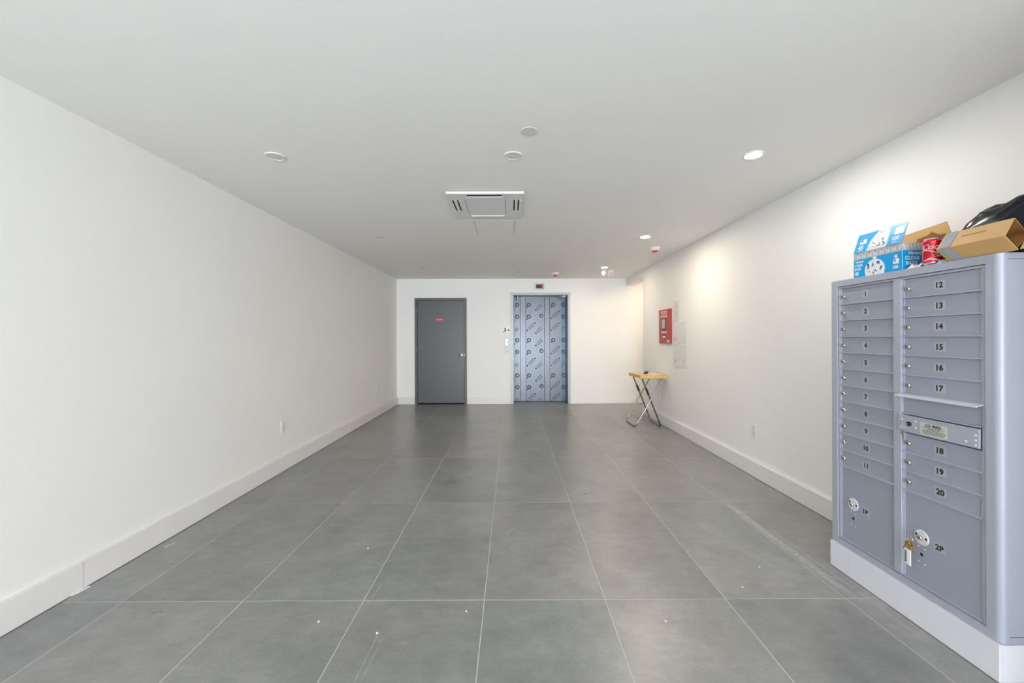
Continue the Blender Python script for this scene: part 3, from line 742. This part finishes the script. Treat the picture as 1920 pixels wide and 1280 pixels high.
lockmb = MBuild().lathe((0, 0, 0), (-1, 0, 0), [(0, .0105), (.009, .0105), (.0115, .009), (.012, .002)], NICKEL, 18)
lockmb.box(-.0128, -.0120, -.0012, .0012, -.005, .005, BLACK)
def number(mb, st, big=True):
    wd = .020+.014*len(st)
    mb.box(-.0008, -.0002, -wd/2, wd/2, -.020, .020, LABEL)
    mb.text(st, .024, (-.0011, 0, 0), (0, -1, 0), (0, 0, 1), TEXTB, bold=.04)
    return mb
meshes = {}
def add_door(n, col, ztop):
    hw = .162 if col == 0 else .164; yc = 2.151 if col == 0 else 1.779
    z0 = ztop-PITCH
    if col not in meshes:
        d = mk('mailbox_door', door_mesh(hw, PITCH), mc, (0, 0, 0)); meshes[col] = d.data
    else:
        d = bpy.data.objects.new('mailbox_door', meshes[col]); COL.objects.link(d); d.parent = mc
    d.location = Vector((XF, yc, z0))-C0
    if 'lock' not in meshes:
        l = mk('lock', lockmb, d, (0, 0, 0)); l.modifiers.new('s', 'EDGE_SPLIT').split_angle = .6; meshes['lock'] = l.data
    else:
        l = bpy.data.objects.new('lock', meshes['lock']); COL.objects.link(l); l.parent = d
    l.location = (.0113, .136, .044)
    mk('number_label', number(MBuild(), str(n)), d, (.0113, 0, .046))
for n in range(1, 12): add_door(n, 0, 1.5935-PITCH*(n-1))
for n in range(12, 18): add_door(n, 1, 1.5935-PITCH*(n-12))
for n in range(18, 21): add_door(n, 1, .8665-PITCH*(n-18))
# parcel doors
def rivet(mb, y_, z_, x=-.0002, r=.0035): mb.lathe((x, y_, z_), (-1, 0, 0), [(0, r), (.0015, r*.8), (.002, r*.3)], MBL, 10)
for st, yc, hw, dy in (('1P', 2.151, .162, 0), ('2P', 1.779, .164, 0)):
    ht = .407
    d = MBuild(); d.box(.0115, .0145, -hw+.002, hw-.002, .004, ht-.0015, MBD).box(.004, .0145, -hw+.001, hw-.001, 0, .0035, MB)
    d.box(.008, .0145, -hw+.001, -hw+.005, .0035, ht-.0015, MB).box(.008, .0145, hw-.005, hw-.001, .0035, ht-.0015, MB)
    d = mk('parcel_door', d, mc, Vector((XF, yc, .187))-C0)
    q = MBuild().lathe((0, 0, 0), (-1, 0, 0), [(0, .034), (.003, .033), (.004, .030), (.004, .014)], MBL, 28)
    for a0 in (PI*.30, PI*1.45): q.ring((-.0042, 0, 0), (-1, 0, 0), .019, .027, .0006, BLACK, 5, a0, a0+.45)
    mk('rosette', q, d, (.0113, .082, .215))
    lk = bpy.data.objects.new('lock', meshes['lock']); COL.objects.link(lk); lk.parent = d; lk.location = (.0085, .082, .215)
    mk('number_label', number(MBuild(), st), d, (.0113, .004, .207))
    for a_, z_ in ((.096, .170), (.068, .166), (.096, .102), (.068, .098)):
        q = MBuild(); rivet(q, a_, z_); mk('rivet', q, d, (.0113, 0, 0))
    q = MBuild()
    q.ring((-.0002, .082, .137), (-1, 0, 0), .0085, .0105, .0012, MB, 16).lathe((-.0002, .082, .137), (-1, 0, 0), [(0, .0084), (.0005, .0084)], BLACK, 16)
    mk('key_hole', q, d, (.0113, 0, 0))
# outgoing mail slot
slot = MBuild().box(XF+.010, XF+.014, 1.617, 1.941, .958, 1.046, MBD).box(XF+.004, XF+.014, 1.617, 1.941, .957, .962, MB)
slot = slot.build('mail_slot_flap', mc)
MBuild().prism([(XF+.009, 1.611, 1.0505), (XF-.024, 1.611, 1.0425), (XF-.024, 1.611, 1.0385), (XF-.021, 1.611, 1.0385), (XF-.020, 1.611, 1.0415), (XF+.009, 1.611, 1.0470)], (0, .344, 0), MBL).build('slot_hood', slot)
lbp = MBuild().box(XF-.004, XF+.005, 1.6185, 1.958, .873, .952, MB).build('lock_plate', mc, bevel=.0008)
q = MBuild()
for y_, z_ in ((1.937, .930), (1.937, .897), (1.872, .930), (1.872, .900), (1.630, .925), (1.630, .905), (1.630, .884), (1.665, .893)):
    q = MBuild(); rivet(q, y_, z_, XF-.0042, .005); q.build('rivet', lbp)
MBuild().lathe((XF-.0042, 1.902, .914), (-1, 0, 0), [(0, .011), (.003, .011), (.0032, .009)], BLACK, 16).build('lock', lbp)
q = MBuild().box(XF-.0052, XF-.0043, 1.736, 1.850, .872+.006, .872+.062, LABELY)
q.text('U.S. MAIL', .0125, (XF-.0056, 1.793, .924), (0, -1, 0), (0, 0, 1), TEXTB, bold=.03)
for k, (z_, a_, b_) in enumerate(((.9135, 1.745, 1.843), (.908, 1.765, 1.820), (.9025, 1.745, 1.835), (.897, 1.742, 1.843), (.8915, 1.742, 1.84), (.886, 1.75, 1.838))):
    q.box(XF-.0056, XF-.0052, a_, b_, z_-.0009, z_+.0009, TEXTB)
q.build('postal_label', lbp)

# keys left in the locks
ks = thing('key_set', (1.85, 1.902, .88), 'small steel keys hanging from the lock of the postal plate', 'keys')
MBuild().box(XF-.030, XF-.006, 1.9012, 1.9028, .9115, .9165, STEEL).lathe((XF-.034, 1.901, .914), (0, 1, 0), [(0, .009), (.002, .009)], NICKEL, 14).build('key', ks)
tp = [(XF-.034+.0*a, 1.902+.012*math.sin(a), .900+.012*math.cos(a)) for a in [2*PI*k/16 for k in range(17)]]
MBuild().tube(tp, .0009, STEEL, 6).build('split_ring', ks)
MBuild().box(XF-.036, XF-.034, 1.895, 1.909, .862, .889, NICKEL).box(XF-.0356, XF-.0344, 1.899, 1.905, .842, .862, STEEL).build('key', ks)
kb = thing('key_bunch', (1.835, 1.872, .262), 'bunch of brass keys with white plastic tags hanging on the lowest parcel door', 'keys')
KX = XF-.012
ky = 1.886
MBuild().tube([(XF-.0045, 1.868, .399), (KX-.006, 1.880, .400), (KX-.006, ky, .395)], .0016, STEEL, 6).build('key_shank', kb)
tp = [(KX-.006, ky+.013*math.sin(a), .383+.013*math.cos(a)) for a in [2*PI*k/20 for k in range(21)]]
MBuild().tube(tp, .0011, BRASS, 6).build('split_ring', kb)
for k, (a_, dx) in enumerate(((-.55, -.010), (-.2, -.014), (.15, -.008), (.5, -.016))):
    D = Vector((0, math.sin(a_), -math.cos(a_))); N_ = Vector((0, D.z, -D.y)); c_ = Vector((KX+dx, ky, .372))
    q = MBuild(); hc_ = c_+D*.012
    q.prism([hc_+(D*math.cos(t)+N_*math.sin(t))*.010 for t in [2*PI*i/12 for i in range(12)]], (.0018, 0, 0), BRASS)
    q.prism([hc_+D*.009-N_*.0035, hc_+D*.009+N_*.0035, hc_+D*.034+N_*.003, hc_+D*.036, hc_+D*.034-N_*.003], (.0016, 0, 0), BRASS)
    q.build('key', kb)
for dy, dx, zz in ((.011, -.012, .336), (-.009, -.018, .338)):
    q = MBuild().box(KX+dx-.004, KX+dx, ky-.009+dy, ky+.009+dy, zz-.072, zz, WHITEP)
    o = q.build('key_tag', kb, bevel=.002)
q = MBuild()
for k in range(6): q.box(KX-.0164, KX-.0161, ky+.008, ky+.016, .275+.009*k, .281+.009*k, TEXTB)
q.build('tag_print', kb)

# ------------------------------------------------------------------ things on top of the mailboxes
ZC = ZT+.0005
# bin liner carton
tb = thing('bin_liner_carton', (2.0, 2.087, ZC), 'open blue and white carton of clear bags on the mailbox cabinet', 'carton')
bx0, bx1, by0, by1, bz = 1.877, 2.130, 1.950, 2.226, 1.773
T = .003
q = MBuild().box(bx0, bx0+T, by0, by1, ZC, bz, CARDW).box(bx1-T, bx1, by0, by1, ZC, bz, KRAFTL).box(bx0+T, bx1-T, by0, by0+T, ZC, bz, CARDW).box(bx0+T, bx1-T, by1-T, by1, ZC, bz, CARDW).box(bx0+T, bx1-T, by0+T, by1-T, ZC, ZC+T, KRAFTL)
q.build('carton_body', tb)
bagin = MBuild().box(bx0+.006, bx1-.006, by0+.006, by1-.006, ZC+.005, bz-.02, BAGW).build('bag_roll', tb)
zb = 1.736
pf = MBuild()   # prints on the long face (facing the room)
xf = bx0-.0004
pf.box(xf, bx0-.0001, by0+.001, by1-.001, ZC, zb, BLUE)
pf.box(xf, bx0-.0001, by0+.001, by1-.001, zb, bz-.001, BANDG)
n = 15
for k in range(n):
    y_ = by0+.010+(by1-by0-.02)*k/n; s_ = 1 if k % 2 else -1
    pf.prism([(xf-.0002, y_, zb+.005), (xf-.0002, y_+.008, zb+.005), (xf-.0002, y_+.008+s_*.008, zb+.030), (xf-.0002, y_+s_*.008, zb+.030)], (-.0002, 0, 0), BANDL)
R_ = (0, -1, 0); U_ = (0, 0, 1)
xt_ = xf-.0012
pf.text('Ultrasac', .0105, (xt_, 2.186, 1.7245), R_, U_, TEXTW, bold=.03)
pf.text('CLEAR', .0130, (xt_, 2.192, 1.7055), R_, U_, TEXTW, bold=.02, xs=.9)
pf.text('BAGS', .0130, (xt_, 2.198, 1.6865), R_, U_, TEXTW, bold=.02, xs=.9)
pf.text('45', .018, (xt_, 2.205, 1.663), R_, U_, TEXTW, bold=.03)
cy_ = 2.098
body = [(xf-.0004, cy_+.058*math.sin(t), 1.668+.056*math.cos(t)) for t in [-PI*.62+PI*1.24*k/18 for k in range(19)]]
body = [(p[0], p[1], max(p[2], ZC)) for p in body]
pf.prism([(xf-.0002, cy_+.055, ZC+.001)]+[(xf-.0002, p[1], p[2]) for p in reversed(body)]+[(xf-.0002, cy_-.055, ZC+.001)], (-.0003, 0, 0), BAGW)
pf.prism([(xf-.0003, cy_-.012, 1.736), (xf-.0003, cy_+.012, 1.736), (xf-.0003, cy_+.006, 1.722), (xf-.0003, cy_-.006, 1.722)], (-.0003, 0, 0), BAGW)
rr = random.Random(5)
for k in range(16):
    a_ = cy_-.04+.08*rr.random(); b_ = 1.65+.058*rr.random(); w_ = .004+.004*rr.random()
    pf.prism([(xf-.0006, a_-w_, b_-w_*.4), (xf-.0006, a_+w_, b_-w_), (xf-.0006, a_+w_*.6, b_+w_*.6), (xf-.0006, a_-w_*.6, b_+w_)], (-.0003, 0, 0), INKP)
pf.ring((xf-.0002, 1.980, 1.7165), (-1, 0, 0), .0, .011, .0004, TEXTB, 16).ring((xf-.0007, 1.980, 1.715), (-1, 0, 0), .0, .009, .0003, TEXTW, 16).box(xf-.0013, xf-.0011, 1.977, 1.983, 1.713, 1.719, REDPL)
pf.box(xf-.0006, xf-.0001, 1.965, 1.995, 1.678, 1.702, TEXTW)
for k in range(3): pf.box(xf-.0009, xf-.0006, 1.968, 1.992, 1.682+.006*k, 1.684+.006*k, PINK)
pf.box(xf-.0011, xf-.0006, 1.982, 1.992, 1.691, 1.699, INKP)
pf.text('100', .015, (xt_, 1.982, 1.662), R_, U_, TEXTW, bold=.03)
pf.build('carton_print', tb)
pe = MBuild(); yf = by0-.0004   # prints on the end face (towards the camera)
pe.box(bx0+.001, bx1-.001, yf, by0-.0001, ZC, zb, BLUE).box(bx0+.001, bx1-.001, yf, by0-.0001, zb, bz-.001, BANDG)
for k in range(14):
    x_ = bx0+.012+.017*k
    pe.prism([(x_, yf-.0002, zb+.005), (x_+.007, yf-.0002, zb+.005), (x_-.003, yf-.0002, zb+.030), (x_-.010, yf-.0002, zb+.030)], (0, -.0002, 0), BANDL)
R2 = (1, 0, 0)
pe.text('Ultrasac', .013, (1.937, yf-.0012, 1.7235), R2, U_, TEXTW, bold=.03)
pe.text('CLEAR', .0165, (1.925, yf-.0012, 1.700), R2, U_, TEXTW, bold=.02)
pe.text('BAGS', .0165, (1.922, yf-.0012, 1.675), R2, U_, TEXTW, bold=.02)
pe.build('carton_print', tb)
# raised front flap with its print
fA = Vector((bx0+.001, by1, bz)); fB = Vector((bx0+.001, by0, bz)); fC = Vector((bx0+.032, by0+.002, bz+.100)); fD = Vector((bx0+.032, by1-.002, bz+.100))
fl_ = MBuild().slab([fA, fB, fC, fD], -.0025, KRAFTL)
fo = fl_.build('front_flap', tb)
nrm = (fB-fA).cross(fC-fA).normalized()
if nrm.x > 0: nrm = -nrm
def FP(u_, v_, off): return fA+(fB-fA)*u_+(fD-fA)*v_+nrm*off      # u: left to right seen from the room
pq = MBuild()
def fq(u0, u1, v0, v1, off, m, sh=0.): pq.prism([FP(u0, v0, off), FP(u1, v0, off), FP(u1+sh, v1, off), FP(u0+sh, v1, off)], nrm*.0003, m)
OF = .0028
fq(.002, .998, .002, .998, OF, BAGW)
pq.prism([FP(.002, .002, OF+.0004), FP(.28, .002, OF+.0004), FP(.30, .3, OF+.0004), FP(.34, .6, OF+.0004), FP(.46, .998, OF+.0004), FP(.002, .998, OF+.0004)], nrm*.0003, BLUE)
fq(.69, .998, .002, .998, OF+.0004, BLUE_GLARE); fq(.72, .998, .002, .55, OF+.0008, BLUE)  # paler blue paints the glare on the right of the flap
fq(.80, .97, .50, .86, OF+.0012, TEXTW)
fq(.09, .23, .45, .68, OF+.0008, TEXTW); fq(.10, .16, .56, .66, OF+.0012, INKP); fq(.12, .22, .49, .53, OF+.0012, PINK)
def ft_(st, size, u_, v_, bold=.03):
    rr_ = (fB-fA).normalized(); uu_ = (fD-fA).normalized()
    pq.text(st, size, FP(u_, v_, OF+.0018), rr_, uu_, TEXTW, bold=bold)
ft_('45', .022, .14, .25); ft_('GALLON', .006, .14, .08, .01); ft_('100', .020, .855, .31); ft_('BAGS', .007, .85, .12, .01)
rr = random.Random(9)
for k in range(26):
    a_ = .36+.30*rr.random(); b_ = .15+.75*rr.random(); w_ = .010+.012*rr.random()
    if b_ > .55 and a_ < .42: continue
    pq.prism([FP(a_-w_, b_-w_, OF+.0008), FP(a_+w_, b_-w_*2, OF+.0008), FP(a_+w_*.7, b_+w_*1.6, OF+.0008), FP(a_-w_*.4, b_+w_*2.2, OF+.0008)], nrm*.0003, INKP)
for k in range(7): fq(.30, .68-.02*k, .03+.028*k, .036+.028*k, OF+.0005, TEXTG2)
pq.build('flap_print', fo)
# raised back flap, plain cardboard inside, and the torn end flap
MBuild().slab([(bx1, by1, bz), (bx1, by0-.004, bz-.004), (bx1+.004, by0+.038, bz+.112), (bx1+.004, by1, bz+.094)][::1], .0025, KRAFT).build('back_flap', tb)
tf = MBuild()
pts = [(bx0+.07, bz), (bx1-.004, bz), (bx1-.006, bz+.05), (bx1-.05, bz+.046), (bx1-.075, bz+.060), (bx1-.105, bz+.040), (bx0+.09, bz+.02)]
tf.prism([(x_, by0+.003+(z_-bz)*.5, z_) for x_, z_ in pts], (0, .0025, 0), KRAFTD)
tf.build('end_flap', tb)
# soda can
can = thing('soda_can', (1.903, 1.835, ZC), 'red soda can with white script beside the blue carton', 'can')
ccx, ccy = 1.903, 1.835; rC = .033
MBuild().lathe((ccx, ccy, ZC), (0, 0, 1), [(0, .024), (.003, .0265), (.010, rC), (.012, rC)], ALU, 36).build('can_base', can, smooth=True)
MBuild().lathe((ccx, ccy, ZC+.108), (0, 0, 1), [(0, rC), (.009, .0272), (.0125, .0272), (.014, .0265), (.0115, .024), (.011, .001)], ALU, 36).build('can_lid', can, smooth=True)
cbd = MBuild().lathe((ccx, ccy, ZC+.012), (0, 0, 1), [(0, rC), (.096, rC)], CANRED, 48, caps=False).lathe((ccx, ccy, ZC+.108), (0, 0, 1), [(0, rC+.0001), (.0075, .0283)], CANRED, 48, caps=False).build('can_body', can, smooth=True)
face = math.atan2(-ccy, -ccx)    # direction in which the can faces the viewer side
def wrapper(z0, off=.0004, spin=0.):
    def f_(x, y_):
        t = face+spin+x/rC; return (ccx+(rC+off)*math.cos(t), ccy+(rC+off)*math.sin(t), z0+y_)
    return f_
pr = MBuild()
pr.text('Coca', .022, (0, 0, 0), R2, U_, TEXTW, bold=.012, shear=.35, wrap=wrapper(ZC+.082, spin=-.05), xs=1.05)
pr.text('Cola', .012, (0, 0, 0), R2, U_, TEXTW, bold=.012, shear=.35, wrap=wrapper(ZC+.042, spin=.55), xs=1.0)
def band(zf, h0, spin0, spin1, m, nseg=26):
    v = []; fs_ = []
    for k in range(nseg+1):
        t = k/nseg; a_ = face+spin0+(spin1-spin0)*t; z_ = zf(t); hh_ = h0*(.4+.6*math.sin(PI*t))
        v += [(ccx+(rC+.0005)*math.cos(a_), ccy+(rC+.0005)*math.sin(a_), ZC+z_), (ccx+(rC+.0005)*math.cos(a_), ccy+(rC+.0005)*math.sin(a_), ZC+z_+hh_)]
        if k: fs_.append((2*k-2, 2*k, 2*k+1, 2*k-1))
    pr.add(v, fs_, m)
band(lambda t: .058+.008*math.sin(2*PI*t), .004, -1.5, 1.5, TEXTW)
band(lambda t: .018+.006*math.sin(5*t), .009, -.9, 1.2, mat('can_silver_print', rgb(214, 200, 204), .3))
pr.build('can_print', cbd)
# white slip under the can
sl = MBuild().slab([(1.880, 1.876, ZC+.001), (1.882, 1.80, ZC+.001), (1.96, 1.80, ZC+.001), (1.95, 1.885, ZC+.001)], .0005, PAPER)
sl = MBuild(); v = []
for i in range(7):
    for j in range(4): v.append((1.8795+.014*j, 1.868+.013*i, ZC+.001+(.022 if j in (1, 2) else .0)*(.5+.5*math.sin(i*1.7+j))))
sl.add(v, [(i*4+j, (i+1)*4+j, (i+1)*4+j+1, i*4+j+1) for i in range(6) for j in range(3)], PAPER)
o = sl.build('paper_slip', origin=(1.90, 1.90, ZC)); o.modifiers.new('thickness', 'SOLIDIFY').thickness = .0008
tag(o, 'crumpled white slip between the blue carton and the red can', 'paper')
sl = MBuild(); v = []
for i in range(6):
    for j in range(4): v.append((1.8795+.015*j, 1.755+.008*i, ZC+.001+(.018 if j in (1, 2) else .002)*(.5+.5*math.sin(i*1.3+j*2))))
sl.add(v, [(i*4+j, (i+1)*4+j, (i+1)*4+j+1, i*4+j+1) for i in range(5) for j in range(3)], mat('pale_green_wrapper', rgb(206, 222, 214), .4))
o = sl.build('wrapper', origin=(1.90, 1.775, ZC)); o.modifiers.new('thickness', 'SOLIDIFY').thickness = .0008
tag(o, 'pale crumpled wrapper between the red can and the taped carton', 'wrapper')

# taped kraft carton lying tilted on its edge
tc = thing('taped_carton', (1.90, 1.64, ZC), 'brown cardboard carton with grey tape, open at the near end, leaning on the black bag', 'carton')
B_, A_, P_, Q_ = (1.880, 1.643), (1.836, 1.694), (1.908, 1.768), (1.950, 1.716)
yA, yZ = 1.508, 1.752
def cp(p, y_): return Vector((p[0], y_, p[1]))
def side(name, p, q, y0, y1, m, par=tc, t=.003, sk0=0, sk1=0):
    return MBuild().slab([cp(p, y0), cp(q, y0+sk0), cp(q, y1+sk1), cp(p, y1)], t, m).build(name, par)
side('front_panel', A_, P_, yA, yZ, KRAFTL, sk0=.030, sk1=.028)
side('bottom_panel', B_, A_, yA-.004, yZ-.012, KRAFT, sk0=.004, sk1=.012)
side('back_panel', P_, Q_, yA+.03, yZ+.028, KRAFTD)
side('inner_panel', Q_, B_, yA+.01, yZ, KRAFTD)
MBuild().slab([cp(A_, yZ-.002), cp(P_, yZ+.022), cp(Q_, yZ+.01), cp(B_, yZ-.014)], .003, KRAFTD).build('end_panel', tc)
MBuild().slab([Vector((1.884, yA-.004, 1.646)), Vector((1.93, yA+.01, 1.70)), Vector((1.945, yA-.045, 1.705)), Vector((1.90, yA-.055, 1.650))], .003, KRAFTL).build('end_flap', tc)
MBuild().slab([Vector((1.925, yA+.012, 1.695)), Vector((1.945, yA+.02, 1.718)), Vector((1.93, yA-.035, 1.735)), Vector((1.905, yA-.03, 1.722))], .003, KRAFTD).build('end_flap', tc)
def off(p, q, d):   # shift outward
    n_ = Vector((-(q[1]-p[1]), q[0]-p[0])).normalized()*d; return (p[0]+n_.x, p[1]+n_.y), (q[0]+n_.x, q[1]+n_.y)
tpm = MBuild()
a1, p1_ = off(A_, P_, .0045); tpm.slab([cp(a1, 1.700), cp(p1_, 1.728), cp(p1_, 1.772), cp(a1, 1.742)], .0005, TAPE)
b1, a2 = off(B_, A_, .0045); tpm.slab([cp(b1, 1.668), cp(a2, 1.700), cp(a2, 1.742), cp(b1, 1.712)], .0005, TAPE)
tpm.build('tape', tc)['label'] = 'grey sealing tape'
pr = MBuild(); aa = Vector((P_[0]-A_[0], 0, P_[1]-A_[1])).normalized(); nn_ = Vector((-aa.z, 0, aa.x))
rr = random.Random(4)
y_ = 1.69
while y_ > 1.60:
    w_ = .003+.004*rr.random(); base = Vector((A_[0], y_, A_[1]))+aa*.055+nn_*.005
    pr.prism([base, base-Vector((0, w_, 0)), base-Vector((0, w_, 0))+aa*.004, base+aa*.004], nn_*.0003, KRAFTD); y_ -= w_+.002
pr.build('faint_print', tc)
# black plastic bag
bgm = MBuild(); v = []; NU, NV = 72, 40
bc = Vector((2.135, 1.722, ZC)); hs = (.140, .172, .262)
for j in range(NV+1):
    ph = PI/2*j/NV
    for i in range(NU):
        th = 2*PI*i/NU
        cx_, sx_ = math.cos(th), math.sin(th); e1 = .62; e2 = .55
        f1 = lambda a_, e_: math.copysign(abs(a_)**e_, a_)
        x = f1(cx_, e1)*f1(math.cos(ph), e2); y_ = f1(sx_, e1)*f1(math.cos(ph), e2); z = f1(math.sin(ph), .75)
        d_ = Vector((x, y_, z))
        n1 = noise.noise(Vector((x*1.6+3, y_*2.2, z*2))); rid = 1-abs(noise.noise(Vector((x*3.1, y_*3.0+z*2.5, z*2.6+7))))*2
        rid2 = 1-abs(noise.noise(Vector((x*5+y_*3, y_*2+z*6, 11))))*2
        k = 1+.08*n1+.07*(rid-.6)+.035*(rid2-.6)
        zz = z*hs[2]*k*(.93-.10*y_)
        if y_ > .55: zz *= 1-.55*((y_-.55)/.45)**1.5*.6
        v.append((bc.x+x*hs[0]*(.9+.1*k), bc.y+y_*hs[1]*min(k, 1.04), bc.z+max(zz, .0)))
fs_ = [(j*NU+i, j*NU+(i+1) % NU, (j+1)*NU+(i+1) % NU, (j+1)*NU+i) for j in range(NV) for i in range(NU)]
fs_.append(tuple(range(NU))[::-1])
bgm.add(v, fs_, BAGB)
o = bgm.build('plastic_bag', origin=tuple(bc))
o.data.polygons.foreach_set('use_smooth', [True]*len(o.data.polygons))
tag(o, 'shiny black plastic bag bulging behind the cardboard carton on the mailboxes', 'bag')

# ------------------------------------------------------------------ crumbs and bits on the floor
bits = [(-2.2, 2.62, 'white', .03), (-.905, 1.903, 'white', .006), (-.607, 1.828, 'white', .006), (-.908, 2.568, 'white', .006), (-.223, 1.972, 'white', .005),
        (.714, 1.894, 'white', .005), (1.217, 2.15, 'white', .005), (1.422, 2.339, 'white', .005), (-.427, 3.811, 'yellow', .008), (.625, 3.446, 'dark', .006), (-1.78, 7.9, 'white', .012), (-1.2, 7.7, 'dark', .008)]
CR = {'white': mat('white_crumb', rgb(235, 235, 235), .6), 'yellow': mat('yellow_crumb', rgb(225, 190, 110), .6), 'dark': mat('dark_crumb', rgb(60, 56, 52), .6)}
WH = {(-2.2, 2.62): 'white paper sliver lying near the left baseboard', (-.427, 3.811): 'tiny yellow crumb on the floor in front of the grey door',
      (-.905, 1.903): 'tiny white crumb, nearest the camera on the left', (-.607, 1.828): 'tiny white crumb between two pale scratches near the camera',
      (-.908, 2.568): 'tiny white crumb in the middle of a tile left of centre', (-.223, 1.972): 'tiny white crumb just left of the central grout line',
      (.714, 1.894): 'tiny white crumb right of centre near the camera', (1.217, 2.15): 'tiny white crumb left of the whitish scuff streak, nearer one',
      (1.422, 2.339): 'tiny white crumb beside the whitish scuff streak, farther one', (.625, 3.446): 'tiny dark crumb on the pale tile right of centre',
      (-1.78, 7.9): 'white crumb on the floor at the foot of the grey door', (-1.2, 7.7): 'dark crumb on the floor in front of the grey door'}
for x, y_, c_, r in bits:
    q = MBuild()
    if r > .02: q.slab([(x-.012, y_-.03, .0012), (x-.006, y_-.03, .0012), (x+.014, y_+.03, .0012), (x+.008, y_+.03, .0012)], .001, CR[c_])
    else: q.lathe((x, y_, .0003), (0, 0, 1), [(0, r*.8), (r*.35, r), (r*.7, r*.5)], CR[c_], 7)
    o = q.build('paper_sliver' if r > .02 else 'crumb', origin=(x, y_, 0))
    tag(o, WH[(x, y_)], 'debris', 'crumbs on the floor' if r < .02 else None)
q = MBuild().prism([(XL+.0225, 2.10, .0008), (XL+.034, 2.13, .0008), (XL+.040, 2.185, .0008), (XL+.0225, 2.18, .0008)], (0, 0, .004), BASE)
tag(q.build('caulk_scrap', origin=(XL+.03, 2.15, 0)), 'white scrap sticking out under the left baseboard joint', 'debris')
